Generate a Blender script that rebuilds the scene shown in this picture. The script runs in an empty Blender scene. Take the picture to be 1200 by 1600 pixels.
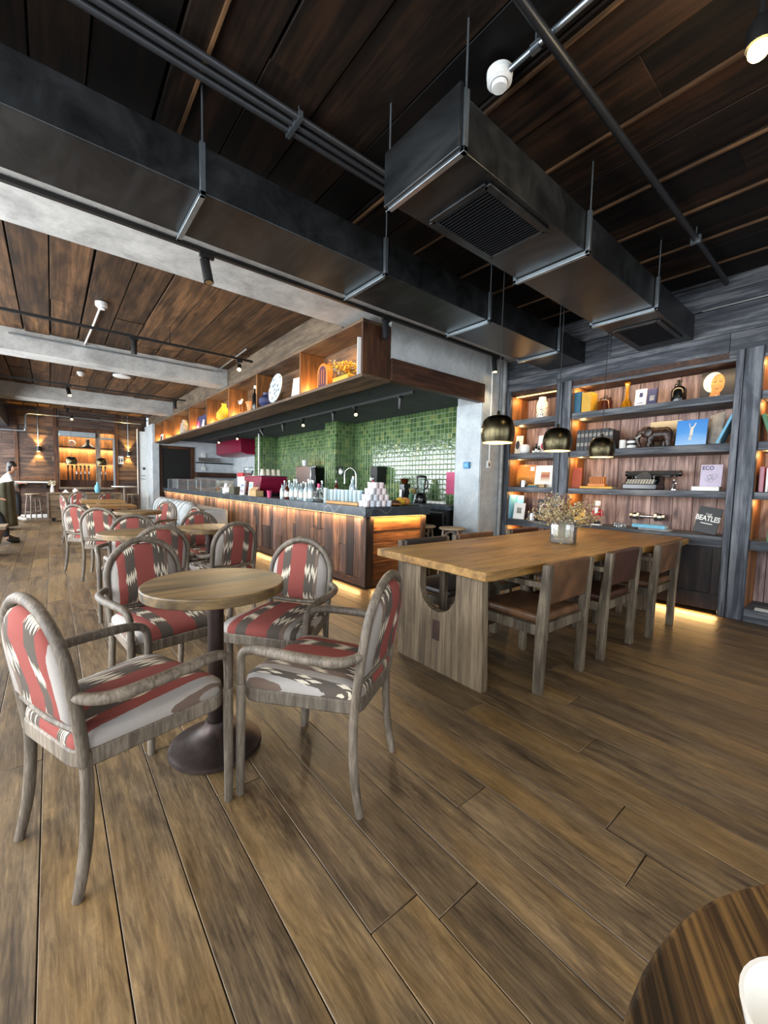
import bpy, bmesh, math, random
from mathutils import Vector, Matrix
random.seed(7)
C = bpy.context.scene.collection
PI = math.pi

# ------------------------------------------------------------------ camera
CAM = Vector((0, 0, 1.2)); FPX = 636.0
def _dir(px, py): return Vector((px-600.0, -(py-800.0), -FPX)).normalized()
_X = _dir(1380, 775); _Y = _dir(80, 745)
_Y = (_Y - _X*(_X.dot(_Y))).normalized(); _Z = _X.cross(_Y)
ROT = Matrix((_X, _Y, _Z))
cam_d = bpy.data.cameras.new('camera'); cam = bpy.data.objects.new('camera', cam_d); C.objects.link(cam)
cam_d.sensor_fit = 'HORIZONTAL'; cam_d.sensor_width = 36.0; cam_d.lens = 36.0*FPX/1200.0
cam_d.clip_start = 0.02; cam_d.clip_end = 100
mw = ROT.to_4x4(); mw.translation = CAM; cam.matrix_world = mw
bpy.context.scene.camera = cam
# measured photo points dropped on real surfaces of the room
def _ray(px, py): return ROT @ Vector((px-600.0, -(py-800.0), -FPX))
def onz(px, py, z=0.0): r = _ray(px, py); return CAM + r*((z-CAM.z)/r.z)
def onx(px, py, x): r = _ray(px, py); return CAM + r*(x/r.x)
def ony(px, py, y): r = _ray(px, py); return CAM + r*(y/r.y)

# ------------------------------------------------------------------ view, world, lights
sc = bpy.context.scene
sc.view_settings.view_transform = 'Standard'; sc.view_settings.look = 'None'
sc.view_settings.gamma = 1.0; sc.view_settings.use_curve_mapping = False
sc.view_settings.exposure = 0.75
EN = 1.0
try:
    cy = sc.cycles
    cy.max_bounces = 12; cy.diffuse_bounces = 4; cy.glossy_bounces = 4; cy.transmission_bounces = 12
    cy.caustics_reflective = False; cy.caustics_refractive = False
    cy.sample_clamp_indirect = 4.0; cy.use_denoising = True
except Exception: pass
world = bpy.data.worlds.new('sky'); sc.world = world; world.use_nodes = True
world.node_tree.nodes['Background'].inputs[0].default_value = (0.72, 0.85, 1.0, 1)
world.node_tree.nodes['Background'].inputs[1].default_value = 1.2

def area(name, loc, look, sx, sy, power, col, spread=PI):
    d = bpy.data.lights.new(name, 'AREA'); d.shape = 'RECTANGLE'; d.size = sx; d.size_y = sy
    d.energy = power*EN; d.color = col; d.spread = spread
    o = bpy.data.objects.new(name, d); C.objects.link(o); o.location = loc
    z = -Vector(look).normalized()
    up = Vector((0, 1, 0)) if abs(z.y) < 0.9 else Vector((1, 0, 0))   # size (sx) runs along 'up' axis Y
    x = (up - z*up.dot(z)).normalized(); y = z.cross(x)
    m = Matrix((x, y, z)).transposed().to_4x4(); m.translation = Vector(loc); o.matrix_world = m
    return o
def point(name, loc, power, col, r=0.03):
    d = bpy.data.lights.new(name, 'POINT'); d.energy = power*EN; d.color = col; d.shadow_soft_size = r
    o = bpy.data.objects.new(name, d); C.objects.link(o); o.location = loc; return o
def spot(name, loc, look, power, col, angle=70, blend=0.6, r=0.03):
    d = bpy.data.lights.new(name, 'SPOT'); d.energy = power*EN; d.color = col; d.shadow_soft_size = r
    d.spot_size = math.radians(angle); d.spot_blend = blend
    o = bpy.data.objects.new(name, d); C.objects.link(o)
    o.rotation_mode = 'QUATERNION'; o.rotation_quaternion = Vector(look).to_track_quat('-Z', 'Y'); o.location = loc
    return o
WARM = (1.0, 0.58, 0.22); WARM2 = (1.0, 0.70, 0.40); DAY = (0.90, 0.95, 1.0)
# daylight through the tall windows of the left wall and of the wall behind the camera
WIN_Y = [(-2.6, 0.2), (0.6, 3.4), (3.8, 6.6), (7.0, 9.8), (10.2, 12.8), (13.1, 15.4)]
for y0, y1 in WIN_Y:
    area('window_daylight', (-2.33, (y0+y1)/2, 1.55), (1, 0, -0.08), y1-y0-0.1, 2.3, 80 if y0 < 0.5 else 150, DAY)
for x0, x1 in ((-1.6, 1.2), (1.8, 4.4)):
    area('window_daylight', ((x0+x1)/2, -3.13, 1.55), (0, 1, -0.1), x1-x0-0.1, 2.3, 34, DAY)

# ------------------------------------------------------------------ helpers
def lin(h):
    h = h.lstrip('#'); r = []
    for i in (0, 2, 4):
        c = int(h[i:i+2], 16)/255.0
        r.append(c/12.92 if c <= 0.04045 else ((c+0.055)/1.055)**2.4)
    return (r[0], r[1], r[2], 1.0)

class MB:
    def __init__(s): s.bm = bmesh.new()
    def box(s, x0, x1, y0, y1, z0, z1, m=None):
        r = bmesh.ops.create_cube(s.bm, size=1.0)['verts']
        for v in r:
            v.co = Vector(((x0+x1)/2+v.co.x*(x1-x0), (y0+y1)/2+v.co.y*(y1-y0), (z0+z1)/2+v.co.z*(z1-z0)))
            if m is not None: v.co = m @ v.co
        return s
    def bar(s, a, b, w, h, up=(0, 0, 1)):
        a = Vector(a); b = Vector(b); d = b-a; L = d.length; d.normalize()
        u = Vector(up); u = (u - d*u.dot(d))
        if u.length < 1e-5: u = Vector((1, 0, 0)) - d*d.x
        u.normalize(); v = d.cross(u)
        m = Matrix((d, v, u)).transposed().to_4x4(); m.translation = a
        return s.box(0, L, -w/2, w/2, -h/2, h/2, m)
    def tube(s, pts, r, n=10, sx=1.0, caps=True):
        pts = [Vector(p) for p in pts]; N = len(pts)
        rs = r if isinstance(r, (list, tuple)) else [r]*N
        rings = []; ref = None
        for i, p in enumerate(pts):
            t = (pts[min(i+1, N-1)]-pts[max(i-1, 0)]).normalized()
            if ref is None:
                ref = Vector((0, 0, 1)) if abs(t.z) < 0.9 else Vector((1, 0, 0))
            ref = (ref - t*ref.dot(t)).normalized(); b = t.cross(ref)
            rings.append([s.bm.verts.new(p + (ref*math.cos(2*PI*k/n)*sx + b*math.sin(2*PI*k/n))*rs[i]) for k in range(n)])
        for i in range(N-1):
            for k in range(n):
                s.bm.faces.new((rings[i][k], rings[i][(k+1) % n], rings[i+1][(k+1) % n], rings[i+1][k]))
        if caps:
            s.bm.faces.new(rings[0][::-1]); s.bm.faces.new(rings[-1])
        return s
    def lathe(s, prof, c=(0, 0, 0), n=24, m=None):
        c = Vector(c); rings = []
        for r, z in prof:
            if r < 1e-5: rings.append([s.bm.verts.new(Vector((0, 0, z)))])
            else: rings.append([s.bm.verts.new(Vector((r*math.cos(2*PI*k/n), r*math.sin(2*PI*k/n), z))) for k in range(n)])
        for rg in rings:
            for v in rg: v.co = (m @ v.co if m is not None else v.co) + c
        for a, b in zip(rings[:-1], rings[1:]):
            for k in range(n):
                k2 = (k+1) % n
                if len(a) == 1 and len(b) == 1: continue
                if len(a) == 1: s.bm.faces.new((a[0], b[k2], b[k]))
                elif len(b) == 1: s.bm.faces.new((a[k], a[k2], b[0]))
                else: s.bm.faces.new((a[k], a[k2], b[k2], b[k]))
        if len(rings[0]) > 1: s.bm.faces.new(rings[0][::-1])
        if len(rings[-1]) > 1: s.bm.faces.new(rings[-1])
        return s
    def prism(s, poly, a0, a1, axis='z', m=None):
        def P(p, a):
            v = {'z': Vector((p[0], p[1], a)), 'x': Vector((a, p[0], p[1])), 'y': Vector((p[0], a, p[1]))}[axis]
            return m @ v if m is not None else v
        A = [s.bm.verts.new(P(p, a0)) for p in poly]; B = [s.bm.verts.new(P(p, a1)) for p in poly]
        n = len(poly)
        s.bm.faces.new(A[::-1]); s.bm.faces.new(B)
        for i in range(n): s.bm.faces.new((A[i], A[(i+1) % n], B[(i+1) % n], B[i]))
        return s
    def ball(s, c, rx, ry=None, rz=None, seg=16, m=None):
        r = bmesh.ops.create_uvsphere(s.bm, u_segments=seg, v_segments=max(6, seg//2), radius=1.0)['verts']
        for v in r:
            v.co = Vector((v.co.x*rx, v.co.y*(ry or rx), v.co.z*(rz or rx)))
            if m is not None: v.co = m @ v.co
            v.co += Vector(c)
        return s
    def grid(s, f, nu, nv):
        V = [[s.bm.verts.new(f(i/nu, j/nv)) for j in range(nv+1)] for i in range(nu+1)]
        for i in range(nu):
            for j in range(nv): s.bm.faces.new((V[i][j], V[i+1][j], V[i+1][j+1], V[i][j+1]))
        return s
    def build(s, name, mat, parent=None, bevel=0.0, smooth=True, seg=2, solid=0.0, loc=None, angle=40):
        bmesh.ops.recalc_face_normals(s.bm, faces=s.bm.faces)
        me = bpy.data.meshes.new(name); s.bm.to_mesh(me); s.bm.free()
        if smooth:
            me.polygons.foreach_set('use_smooth', [True]*len(me.polygons))
            me.set_sharp_from_angle(angle=math.radians(angle))
        me.materials.append(mat)
        o = bpy.data.objects.new(name, me); C.objects.link(o)
        if parent is not None: o.parent = parent
        if loc is not None: o.location = loc
        if solid:
            md = o.modifiers.new('solid', 'SOLIDIFY'); md.thickness = solid; md.offset = 0
        if bevel:
            md = o.modifiers.new('bevel', 'BEVEL'); md.width = bevel; md.segments = seg; md.limit_method = 'ANGLE'
            md.angle_limit = math.radians(38)
        return o

def spline(pts, n=8):
    pts = [Vector(p) for p in pts]; out = []
    for i in range(len(pts)-1):
        p0 = pts[max(i-1, 0)]; p1 = pts[i]; p2 = pts[i+1]; p3 = pts[min(i+2, len(pts)-1)]
        for k in range(n):
            t = k/n
            out.append(0.5*((2*p1)+(p2-p0)*t+(2*p0-5*p1+4*p2-p3)*t*t+(3*p1-p0-3*p2+p3)*t**3))
    out.append(pts[-1]); return out

def tag(o, label=None, cat=None, group=None, kind=None):
    if label: o['label'] = label
    if cat: o['category'] = cat
    if group: o['group'] = group
    if kind: o['kind'] = kind
    return o
def thing(name, label, cat, loc=(0, 0, 0), rz=0.0, group=None):
    o = bpy.data.objects.new(name, None); C.objects.link(o); o.empty_display_size = 0.1
    o.location = loc; o.rotation_euler = (0, 0, rz); return tag(o, label, cat, group)
def structure(o): o['kind'] = 'structure'; return o
def copy_tree(o, parent=None):
    c = o.copy(); C.objects.link(c)
    if parent is not None: c.parent = parent
    for ch in list(o.children): copy_tree(ch, c)
    return c
def place(proto, first, loc, rz, label, group=None):
    o = proto if first else copy_tree(proto)
    o.location = loc; o.rotation_euler = (0, 0, rz); o['label'] = label
    if group: o['group'] = group
    return o

# ------------------------------------------------------------------ materials
class NT:
    def __init__(s, name):
        s.m = bpy.data.materials.new(name); s.m.use_nodes = True; s.t = s.m.node_tree; s.t.nodes.clear()
        s.out = s.t.nodes.new('ShaderNodeOutputMaterial'); s.b = s.t.nodes.new('ShaderNodeBsdfPrincipled')
        s.t.links.new(s.b.outputs[0], s.out.inputs[0])
    def n(s, typ, **kw):
        x = s.t.nodes.new(typ)
        for k, v in kw.items(): setattr(x, k, v)
        return x
    def l(s, a, b): s.t.links.new(a, b)
    def put(s, sock, v):
        if hasattr(v, 'links'): s.l(v, sock)
        else: sock.default_value = v
    def math(s, op, a, b=0.0, c=None):
        x = s.n('ShaderNodeMath', operation=op); s.put(x.inputs[0], a); s.put(x.inputs[1], b)
        if c is not None: s.put(x.inputs[2], c)
        return x.outputs[0]
    def coord(s): return s.n('ShaderNodeTexCoord').outputs['Object']
    def mapping(s, vec, scale=(1, 1, 1), loc=(0, 0, 0), rot=(0, 0, 0)):
        x = s.n('ShaderNodeMapping'); s.l(vec, x.inputs[0]); s.put(x.inputs['Scale'], scale)
        s.put(x.inputs['Location'], loc); s.put(x.inputs['Rotation'], rot); return x.outputs[0]
    def noise(s, vec, scale, detail=4, rough=0.55, w=None, dist=0.0):
        x = s.n('ShaderNodeTexNoise'); x.inputs['Scale'].default_value = scale; x.inputs['Detail'].default_value = detail
        x.inputs['Roughness'].default_value = rough; x.inputs['Distortion'].default_value = dist
        if w is not None: x.noise_dimensions = '4D'; s.put(x.inputs['W'], w)
        s.l(vec, x.inputs['Vector']); return x.outputs['Fac']
    def ramp(s, fac, stops, interp='LINEAR'):
        x = s.n('ShaderNodeValToRGB'); cr = x.color_ramp; cr.interpolation = interp
        while len(cr.elements) > 1: cr.elements.remove(cr.elements[-1])
        cr.elements[0].position = stops[0][0]; cr.elements[0].color = stops[0][1]
        for p, c in stops[1:]:
            e = cr.elements.new(p); e.color = c
        s.put(x.inputs[0], fac); return x.outputs[0]
    def mix(s, fac, a, b, mode='MIX'):
        x = s.n('ShaderNodeMix', data_type='RGBA', blend_type=mode); s.put(x.inputs['Factor'], fac)
        s.put(x.inputs['A'], a); s.put(x.inputs['B'], b); return [o for o in x.outputs if o.type == 'RGBA'][0]
    def bump(s, h, strength=0.3, dist=0.01):
        x = s.n('ShaderNodeBump'); x.inputs['Strength'].default_value = strength; x.inputs['Distance'].default_value = dist
        s.l(h, x.inputs['Height']); s.l(x.outputs[0], s.b.inputs['Normal']); return x
    def base(s, c): s.put(s.b.inputs['Base Color'], c)
    def set(s, **kw):
        for k, v in kw.items(): s.put(s.b.inputs[k.replace('_', ' ')], v)
        return s

def plain(name, hexc, rough=0.5, metal=0.0, spec=0.5, trans=0.0, emit=None, es=0.0, var=0.12, nscale=14, bump=0.0):
    k = NT(name); c = lin(hexc) if isinstance(hexc, str) else hexc
    f = k.noise(k.coord(), nscale, 3)
    d = tuple(x*(1-var) for x in c[:3])+(1,); e = tuple(min(1, x*(1+var)) for x in c[:3])+(1,)
    k.base(k.ramp(f, [(0.3, d), (0.7, e)]))
    k.set(Roughness=rough, Metallic=metal)
    k.b.inputs['Specular IOR Level'].default_value = spec
    if trans: k.b.inputs['Transmission Weight'].default_value = trans
    if emit:
        k.b.inputs['Emission Color'].default_value = lin(emit) if isinstance(emit, str) else emit
        k.b.inputs['Emission Strength'].default_value = es
    if bump: k.bump(f, bump, 0.01)
    return k.m

def wood(name, dark, mid, light, axis='y', var=0.35, rough=0.55, fine=60.0, stretch=0.05, bump=0.25, blotch=None, blotch_amt=0.5,
         island=True, knots=True, spec=0.4, fibre=1.0, contrast=1.3, mottle=0.0):
    """planks: every loose board of the mesh gets its own tone and its own stretch of grain"""
    k = NT(name); co = k.coord()
    rnd = k.n('ShaderNodeNewGeometry').outputs['Random Per Island'] if island else k.n('ShaderNodeObjectInfo').outputs['Random']
    w = k.math('MULTIPLY', rnd, 37.0)
    sc = {'x': (stretch, 1, 1), 'y': (1, stretch, 1), 'z': (1, 1, stretch)}[axis]
    g = k.noise(k.mapping(co, sc), fine, 5, 0.6, w, 0.4)
    sc2 = tuple(0.25 if v != 1 else 1 for v in sc)
    b = k.noise(k.mapping(co, sc2), 6.0, 4, 0.6, w, 1.2)
    s3 = tuple(v*0.6 if v != 1 else 1 for v in sc)
    st = k.noise(k.mapping(co, s3), fine*0.28, 3, 0.5, w, 0.8)
    f = k.math('ADD', k.math('MULTIPLY', g, 0.42*fibre), k.math('ADD', k.math('MULTIPLY', b, 0.40), k.math('MULTIPLY', st, 0.28+0.42*(1-fibre))))
    cn = contrast; col = k.ramp(f, [(0.53-0.17/cn, lin(dark)), (0.53, lin(mid)), (0.53+0.17/cn, lin(light))])
    if blotch:
        bn = k.noise(k.mapping(co, sc2), 2.6, 3, 0.6, k.math('ADD', w, 9.0), 0.8)
        bf = k.math('MULTIPLY', k.ramp(bn, [(0.45, (0, 0, 0, 1)), (0.68, (1, 1, 1, 1))]), blotch_amt)
        col = k.mix(bf, col, k.mix(0.5, col, lin(blotch)))
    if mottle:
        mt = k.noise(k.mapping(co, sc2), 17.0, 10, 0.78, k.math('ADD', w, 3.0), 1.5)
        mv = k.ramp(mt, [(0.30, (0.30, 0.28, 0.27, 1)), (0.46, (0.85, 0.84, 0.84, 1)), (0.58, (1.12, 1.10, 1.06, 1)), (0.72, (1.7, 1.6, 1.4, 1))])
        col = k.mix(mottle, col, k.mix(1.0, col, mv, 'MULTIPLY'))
    lo, hi = 1-var, 1+var
    wn = k.n('ShaderNodeTexWhiteNoise', noise_dimensions='1D'); k.l(w, wn.inputs['W'])
    mr = k.n('ShaderNodeMapRange'); k.l(wn.outputs[0], mr.inputs[0]); mr.inputs[3].default_value = lo; mr.inputs[4].default_value = hi
    vv = k.n('ShaderNodeHueSaturation'); k.l(col, vv.inputs['Color']); k.l(mr.outputs[0], vv.inputs['Value'])
    col = vv.outputs[0]
    if knots:
        vo = k.n('ShaderNodeTexVoronoi'); vo.inputs['Scale'].default_value = 2.2
        k.l(k.mapping(co, tuple(0.35 if v != 1 else 1 for v in sc), (0.3, 0.7, 0.1)), vo.inputs['Vector'])
        kf = k.ramp(vo.outputs['Distance'], [(0.02, (1, 1, 1, 1)), (0.07, (0, 0, 0, 1))])
        col = k.mix(k.math('MULTIPLY', kf, 0.75), col, tuple(x*0.35 for x in lin(dark)[:3])+(1,))
    k.base(col); k.put(k.b.inputs['Roughness'], k.math('ADD', k.math('MULTIPLY', b, 0.25), rough-0.12))
    k.b.inputs['Specular IOR Level'].default_value = spec
    if bump: k.bump(f, bump, 0.004)
    return k.m

M = {}
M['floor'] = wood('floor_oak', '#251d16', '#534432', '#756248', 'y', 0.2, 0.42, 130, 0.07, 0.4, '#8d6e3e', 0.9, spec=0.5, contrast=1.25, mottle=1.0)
M['ceil'] = wood('ceiling_board', '#1a110b', '#43301f', '#6c4e33', 'y', 0.45, 0.65, 30, 0.05, 0.3, spec=0.25)
M['ceil_shaded'] = wood('ceiling_board_shaded', '#040202', '#0f0905', '#25160c', 'y', 0.85, 0.6, 30, 0.05, 0.3, spec=0.25)  # front ceiling's shade and shadow patches put into near-black, uneven board tones
M['grey_y'] = wood('grey_stained_pine', '#131519', '#3a3e45', '#747678', 'y', 0.2, 0.6, 40, 0.05, 0.35)
M['grey_z'] = wood('grey_stained_pine_upright', '#131519', '#393e46', '#74777c', 'z', 0.2, 0.6, 40, 0.05, 0.35)
M['back_z'] = wood('brown_pine_backing', '#36292a', '#755f5a', '#ab958d', 'z', 0.16, 0.6, 40, 0.06, 0.3)
M['side_z'] = wood('glow_tinted_side_board', '#4a2a14', '#7c4d27', '#a06a3a', 'z', 0.12, 0.55, 40, 0.06, 0.2)  # orange lamp glow on the bay sides is put into this wood colour
M['base_z'] = wood('dark_cabinet_board', '#0d0b0c', '#221d1c', '#3c322c', 'z', 0.2, 0.55, 40, 0.06, 0.2)
M['reclaimed'] = wood('reclaimed_board', '#150c08', '#3d281a', '#6d4a32', 'z', 0.85, 0.6, 40, 0.06, 0.6, '#5c4d4c', 0.7)
M['reclaimed_y'] = wood('reclaimed_board_level', '#2c170c', '#6a4124', '#9a6a3e', 'x', 0.3, 0.6, 34, 0.07, 0.6)
M['darkbrown'] = wood('dark_brown_board', '#180d08', '#351f14', '#553522', 'x', 0.15, 0.55, 40, 0.06, 0.3)
M['darkbrown_z'] = wood('dark_brown_upright', '#1c0f08', '#402413', '#66401f', 'z', 0.2, 0.55, 40, 0.06, 0.3)
M['shelfbox'] = wood('shelf_box_board', '#33200f', '#6e4722', '#986437', 'z', 0.15, 0.55, 40, 0.07, 0.3)
M['shelfbox_y'] = wood('shelf_box_board_level', '#2a2018', '#54412f', '#775d43', 'y', 0.15, 0.6, 40, 0.07, 0.35)
M['backwall'] = wood('old_wall_board', '#191310', '#443229', '#685243', 'x', 0.35, 0.6, 30, 0.06, 0.4)
M['table'] = wood('oak_table_top', '#4a3219', '#86622f', '#a5804a', 'x', 0.1, 0.5, 34, 0.06, 0.3, '#4c3a28', 0.7, island=False, mottle=0.6)
M['tableleg'] = wood('grey_oak_slab', '#2a2118', '#594a37', '#7d6c55', 'z', 0.1, 0.6, 110, 0.03, 0.8, island=False, contrast=1.3)
M['roundtop'] = wood('round_table_oak', '#2e2417', '#5f4c30', '#84693f', 'x', 0.14, 0.5, 30, 0.06, 0.3, island=False, knots=False)
M['neartop'] = wood('near_table_oak', '#160e06', '#432f19', '#70542e', 'x', 0.05, 0.5, 130, 0.015, 0.6, island=False, knots=False, fibre=1.6, contrast=1.9)
M['frame'] = wood('weathered_bentwood', '#2c2620', '#594f43', '#85796a', 'z', 0.16, 0.6, 150, 0.12, 0.35, island=False, knots=False, contrast=1.0)
M['bigchair'] = wood('grey_oak_chair', '#221c15', '#4d4234', '#776a56', 'z', 0.1, 0.6, 60, 0.1, 0.35, island=False, knots=False)
M['stool'] = wood('stool_wood', '#3c342b', '#6f6253', '#94877a', 'z', 0.1, 0.6, 60, 0.1, 0.3, island=False, knots=False)
M['crate'] = wood('crate_board', '#33291e', '#6c5a44', '#8f7c62', 'x', 0.2, 0.6, 40, 0.06, 0.3)
M['concrete_wood'] = wood('board_marked_beam', '#2a221a', '#524536', '#6e5e4b', 'y', 0.2, 0.75, 24, 0.15, 0.4, island=False)
M['elephant'] = wood('carved_dark_wood', '#120a07', '#2a1a13', '#4a3226', 'x', 0.05, 0.3, 40, 0.2, 0.3, island=False, knots=False)
M['board'] = wood('serving_board', '#8a6238', '#b5864d', '#cfa468', 'y', 0.05, 0.5, 40, 0.06, 0.2, island=False, knots=False)

def plaster(name, a, b, scale=3.0, rough=0.8, bump=0.25):
    k = NT(name); co = k.coord(); f = k.noise(co, scale, 6, 0.65, None, 0.6); g = k.noise(co, 26, 4, 0.6)
    k.base(k.ramp(k.math('ADD', k.math('MULTIPLY', f, 0.75), k.math('MULTIPLY', g, 0.25)), [(0.36, lin(a)), (0.64, lin(b))]))
    k.set(Roughness=rough); k.bump(g, bump, 0.006); return k.m
M['concrete'] = plaster('smooth_concrete', '#8f8e8a', '#bdbcb7', 2.4)
M['plaster'] = plaster('trowelled_plaster', '#999d9d', '#b9bdbc', 4.0)
M['white_plaster'] = plaster('white_plaster', '#a9b1b5', '#c6cccd', 4.0)  # white walls; on the column face it stands in for daylight
M['soffit'] = plaster('dark_grey_soffit', '#34383a', '#43484a', 2.0)
def slate():
    k = NT('dark_marble'); co = k.coord(); w = k.n('ShaderNodeTexNoise'); w.inputs['Scale'].default_value = 1.6; w.inputs['Detail'].default_value = 6
    k.l(co, w.inputs['Vector']); v = k.n('ShaderNodeVectorMath', operation='ADD'); k.l(co, v.inputs[0])
    sv = k.n('ShaderNodeVectorMath', operation='SCALE'); k.l(w.outputs['Color'], sv.inputs[0]); sv.inputs['Scale'].default_value = 0.5; k.l(sv.outputs[0], v.inputs[1])
    vo = k.n('ShaderNodeTexVoronoi', feature='DISTANCE_TO_EDGE'); vo.inputs['Scale'].default_value = 1.7; k.l(v.outputs[0], vo.inputs['Vector'])
    vein = k.ramp(vo.outputs['Distance'], [(0.0, (1, 1, 1, 1)), (0.018, (0, 0, 0, 1))])
    basec = k.ramp(k.noise(co, 5, 4), [(0.3, lin('#2f363c')), (0.7, lin('#414a51'))])  # blue-grey base stands in for daylight reflected off the slab
    k.base(k.mix(k.math('MULTIPLY', vein, 0.28), basec, lin('#9a9d9a'))); k.set(Roughness=0.26); return k.m
M['slab'] = slate()
def tiles():
    k = NT('green_glazed_tile'); co = k.coord(); sp = k.n('ShaderNodeSeparateXYZ'); k.l(co, sp.inputs[0]); T = 0.082
    u = k.math('DIVIDE', k.math('ADD', sp.outputs[0], sp.outputs[1]), T); v = k.math('DIVIDE', sp.outputs[2], T)
    wob = k.noise(co, 9, 2); u = k.math('ADD', u, k.math('MULTIPLY', wob, 0.22)); v = k.math('ADD', v, k.math('MULTIPLY', k.noise(k.mapping(co, (1, 1, 1), (3, 1, 2)), 9, 2), 0.22))
    fu = k.math('FLOOR', u); fv = k.math('FLOOR', v); cm = k.n('ShaderNodeCombineXYZ'); k.l(fu, cm.inputs[0]); k.l(fv, cm.inputs[1])
    wn = k.n('ShaderNodeTexWhiteNoise', noise_dimensions='2D'); k.l(cm.outputs[0], wn.inputs['Vector'])
    def edge(x):
        f = k.math('FRACT', x); return k.math('MINIMUM', f, k.math('SUBTRACT', 1.0, f))
    e = k.math('MINIMUM', edge(u), edge(v))
    col = k.ramp(wn.outputs['Value'], [(0.0, lin('#3c5630')), (0.35, lin('#4a6539')), (0.65, lin('#567243')), (0.88, lin('#67824d')), (1.0, lin('#838a4d'))])
    col = k.mix(k.math('MULTIPLY', k.noise(co, 40, 3), 0.35), col, lin('#2b4a26'))
    g = k.ramp(e, [(0.035, (1, 1, 1, 1)), (0.06, (0, 0, 0, 1))])
    k.base(k.mix(k.math('MULTIPLY', g, 0.6), col, lin('#8b9a72')))
    k.put(k.b.inputs['Roughness'], k.math('ADD', 0.10, k.math('MULTIPLY', g, 0.5)))
    h = k.math('ADD', k.math('MULTIPLY', k.math('MINIMUM', e, 0.12), 5.0), k.math('ADD', k.math('MULTIPLY', k.noise(co, 16, 2), 0.6), k.math('MULTIPLY', wn.outputs['Value'], 0.4)))
    k.b.inputs['IOR'].default_value = 1.75; k.bump(h, 0.8, 0.006); return k.m
M['tile'] = tiles()
def duct():
    k = NT('galvanised_duct'); co = k.coord(); f = k.noise(k.mapping(co, (1, 0.3, 1)), 5, 4, 0.6, None, 1.0)
    k.base(k.ramp(f, [(0.3, lin('#2b2d2e')), (0.7, lin('#4b4d4e'))])); k.set(Metallic=0.85)
    k.put(k.b.inputs['Roughness'], k.math('ADD', 0.25, k.math('MULTIPLY', f, 0.25)))
    k.bump(k.noise(k.mapping(co, (1, 0.5, 1)), 3, 2), 0.12, 0.03); return k.m
M['duct'] = duct()
M['galv'] = plain('galvanised_steel', '#9aa5ab', 0.32, 0.9)
M['steel'] = plain('brushed_steel', '#b9bcbd', 0.25, 1.0)
M['chrome'] = plain('chrome', '#d8dadb', 0.08, 1.0, var=0.03)
M['black'] = plain('matt_black', '#131313', 0.45)
M['blackgloss'] = plain('black_gloss', '#0b0b0c', 0.15)
M['darkmetal'] = plain('dark_pipe_paint', '#25272a', 0.4, 0.4)
M['darkpipe'] = plain('grey_conduit_paint', '#3c3e41', 0.4, 0.5)
M['iron'] = plain('rust_brown_iron', '#3f3430', 0.45, 0.75, var=0.4, nscale=9, bump=0.35)
M['white'] = plain('white_enamel', '#dcdcd8', 0.4)
M['cream'] = plain('cream_paper', '#d9cfb8', 0.7)
M['paper'] = plain('white_paper', '#e2e0da', 0.7, var=0.05)
M['darkdoor'] = plain('black_door', '#0c0a09', 0.5)
M['magenta'] = plain('magenta_paint', '#8e1238', 0.3)
M['wine'] = plain('wine_red_paint', '#7a1030', 0.3)
M['pink'] = plain('pink_poster', '#c2456f', 0.5)
M['blue'] = plain('blue_plastic', '#2b7fae', 0.4)
M['olive'] = plain('olive_upholstery', '#4d4a39', 0.85, var=0.3, nscale=5, bump=0.2)
M['leather'] = plain('tan_leather', '#573a22', 0.5, var=0.45, nscale=7, bump=0.25)
M['leather_red'] = plain('oxblood_leather', '#3a1e12', 0.42, var=0.35, nscale=7, bump=0.25)
M['leather_dark'] = plain('dark_leather', '#241d1b', 0.42, var=0.3, nscale=7, bump=0.25)
M['rope'] = plain('wicker_seat', '#9c8b70', 0.7, var=0.25, nscale=60, bump=0.3)
M['sofa'] = plain('pale_grey_linen', '#a9acab', 0.9, var=0.08)
M['piping'] = plain('dark_piping', '#3d4247', 0.8)
M['skin'] = plain('skin', '#b98a6e', 0.5, var=0.06)
M['hair'] = plain('dark_hair', '#17110e', 0.45)
M['shirt'] = plain('white_shirt', '#cfd3d6', 0.85)
M['trousers'] = plain('black_trousers', '#15151a', 0.85)
M['bulb'] = plain('warm_bulb', '#fff0d0', 0.4, emit='#ffd27a', es=14.0, var=0.0)
M['led'] = plain('warm_led', '#ffe2b0', 0.4, emit='#ffc46a', es=3.0, var=0.0)
M['ceramic'] = plain('white_ceramic', '#e6e4dd', 0.15, var=0.03)
M['bread'] = plain('bread_crust', '#b9793a', 0.6, var=0.35, nscale=20, bump=0.2)
M['yellow'] = plain('yellow_cover', '#cf9d2c', 0.5)
M['orange'] = plain('orange_wood', '#c8772a', 0.5)
M['teal'] = plain('teal_cover', '#1f5a72', 0.5)
M['lightblue'] = plain('light_blue_cover', '#6fb2cf', 0.6)
M['green'] = plain('green_cover', '#4f7a5a', 0.6)
M['navy'] = plain('navy_cover', '#2b2f55', 0.5)
M['lilac'] = plain('lilac_cover', '#bdb3c6', 0.6, var=0.06)
M['rust'] = plain('rust_red_cover', '#a5431f', 0.6)
M['red'] = plain('red_enamel', '#b01f2c', 0.35)
M['grey'] = plain('grey_card', '#8b8d8d', 0.6, var=0.25)
M['amber'] = plain('amber_glass', '#5c2a17', 0.1, trans=0.5, var=0.05)
M['yellowglass'] = plain('yellow_glass', '#e09a18', 0.06, trans=0.75, var=0.02)
M['stone'] = plain('grey_stone', '#8f8a80', 0.7, var=0.3)
M['mask'] = plain('ivory_resin', '#d8d0bd', 0.5)
M['straw'] = plain('dry_straw', '#9b8a5c', 0.85, var=0.35, nscale=50)
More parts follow.
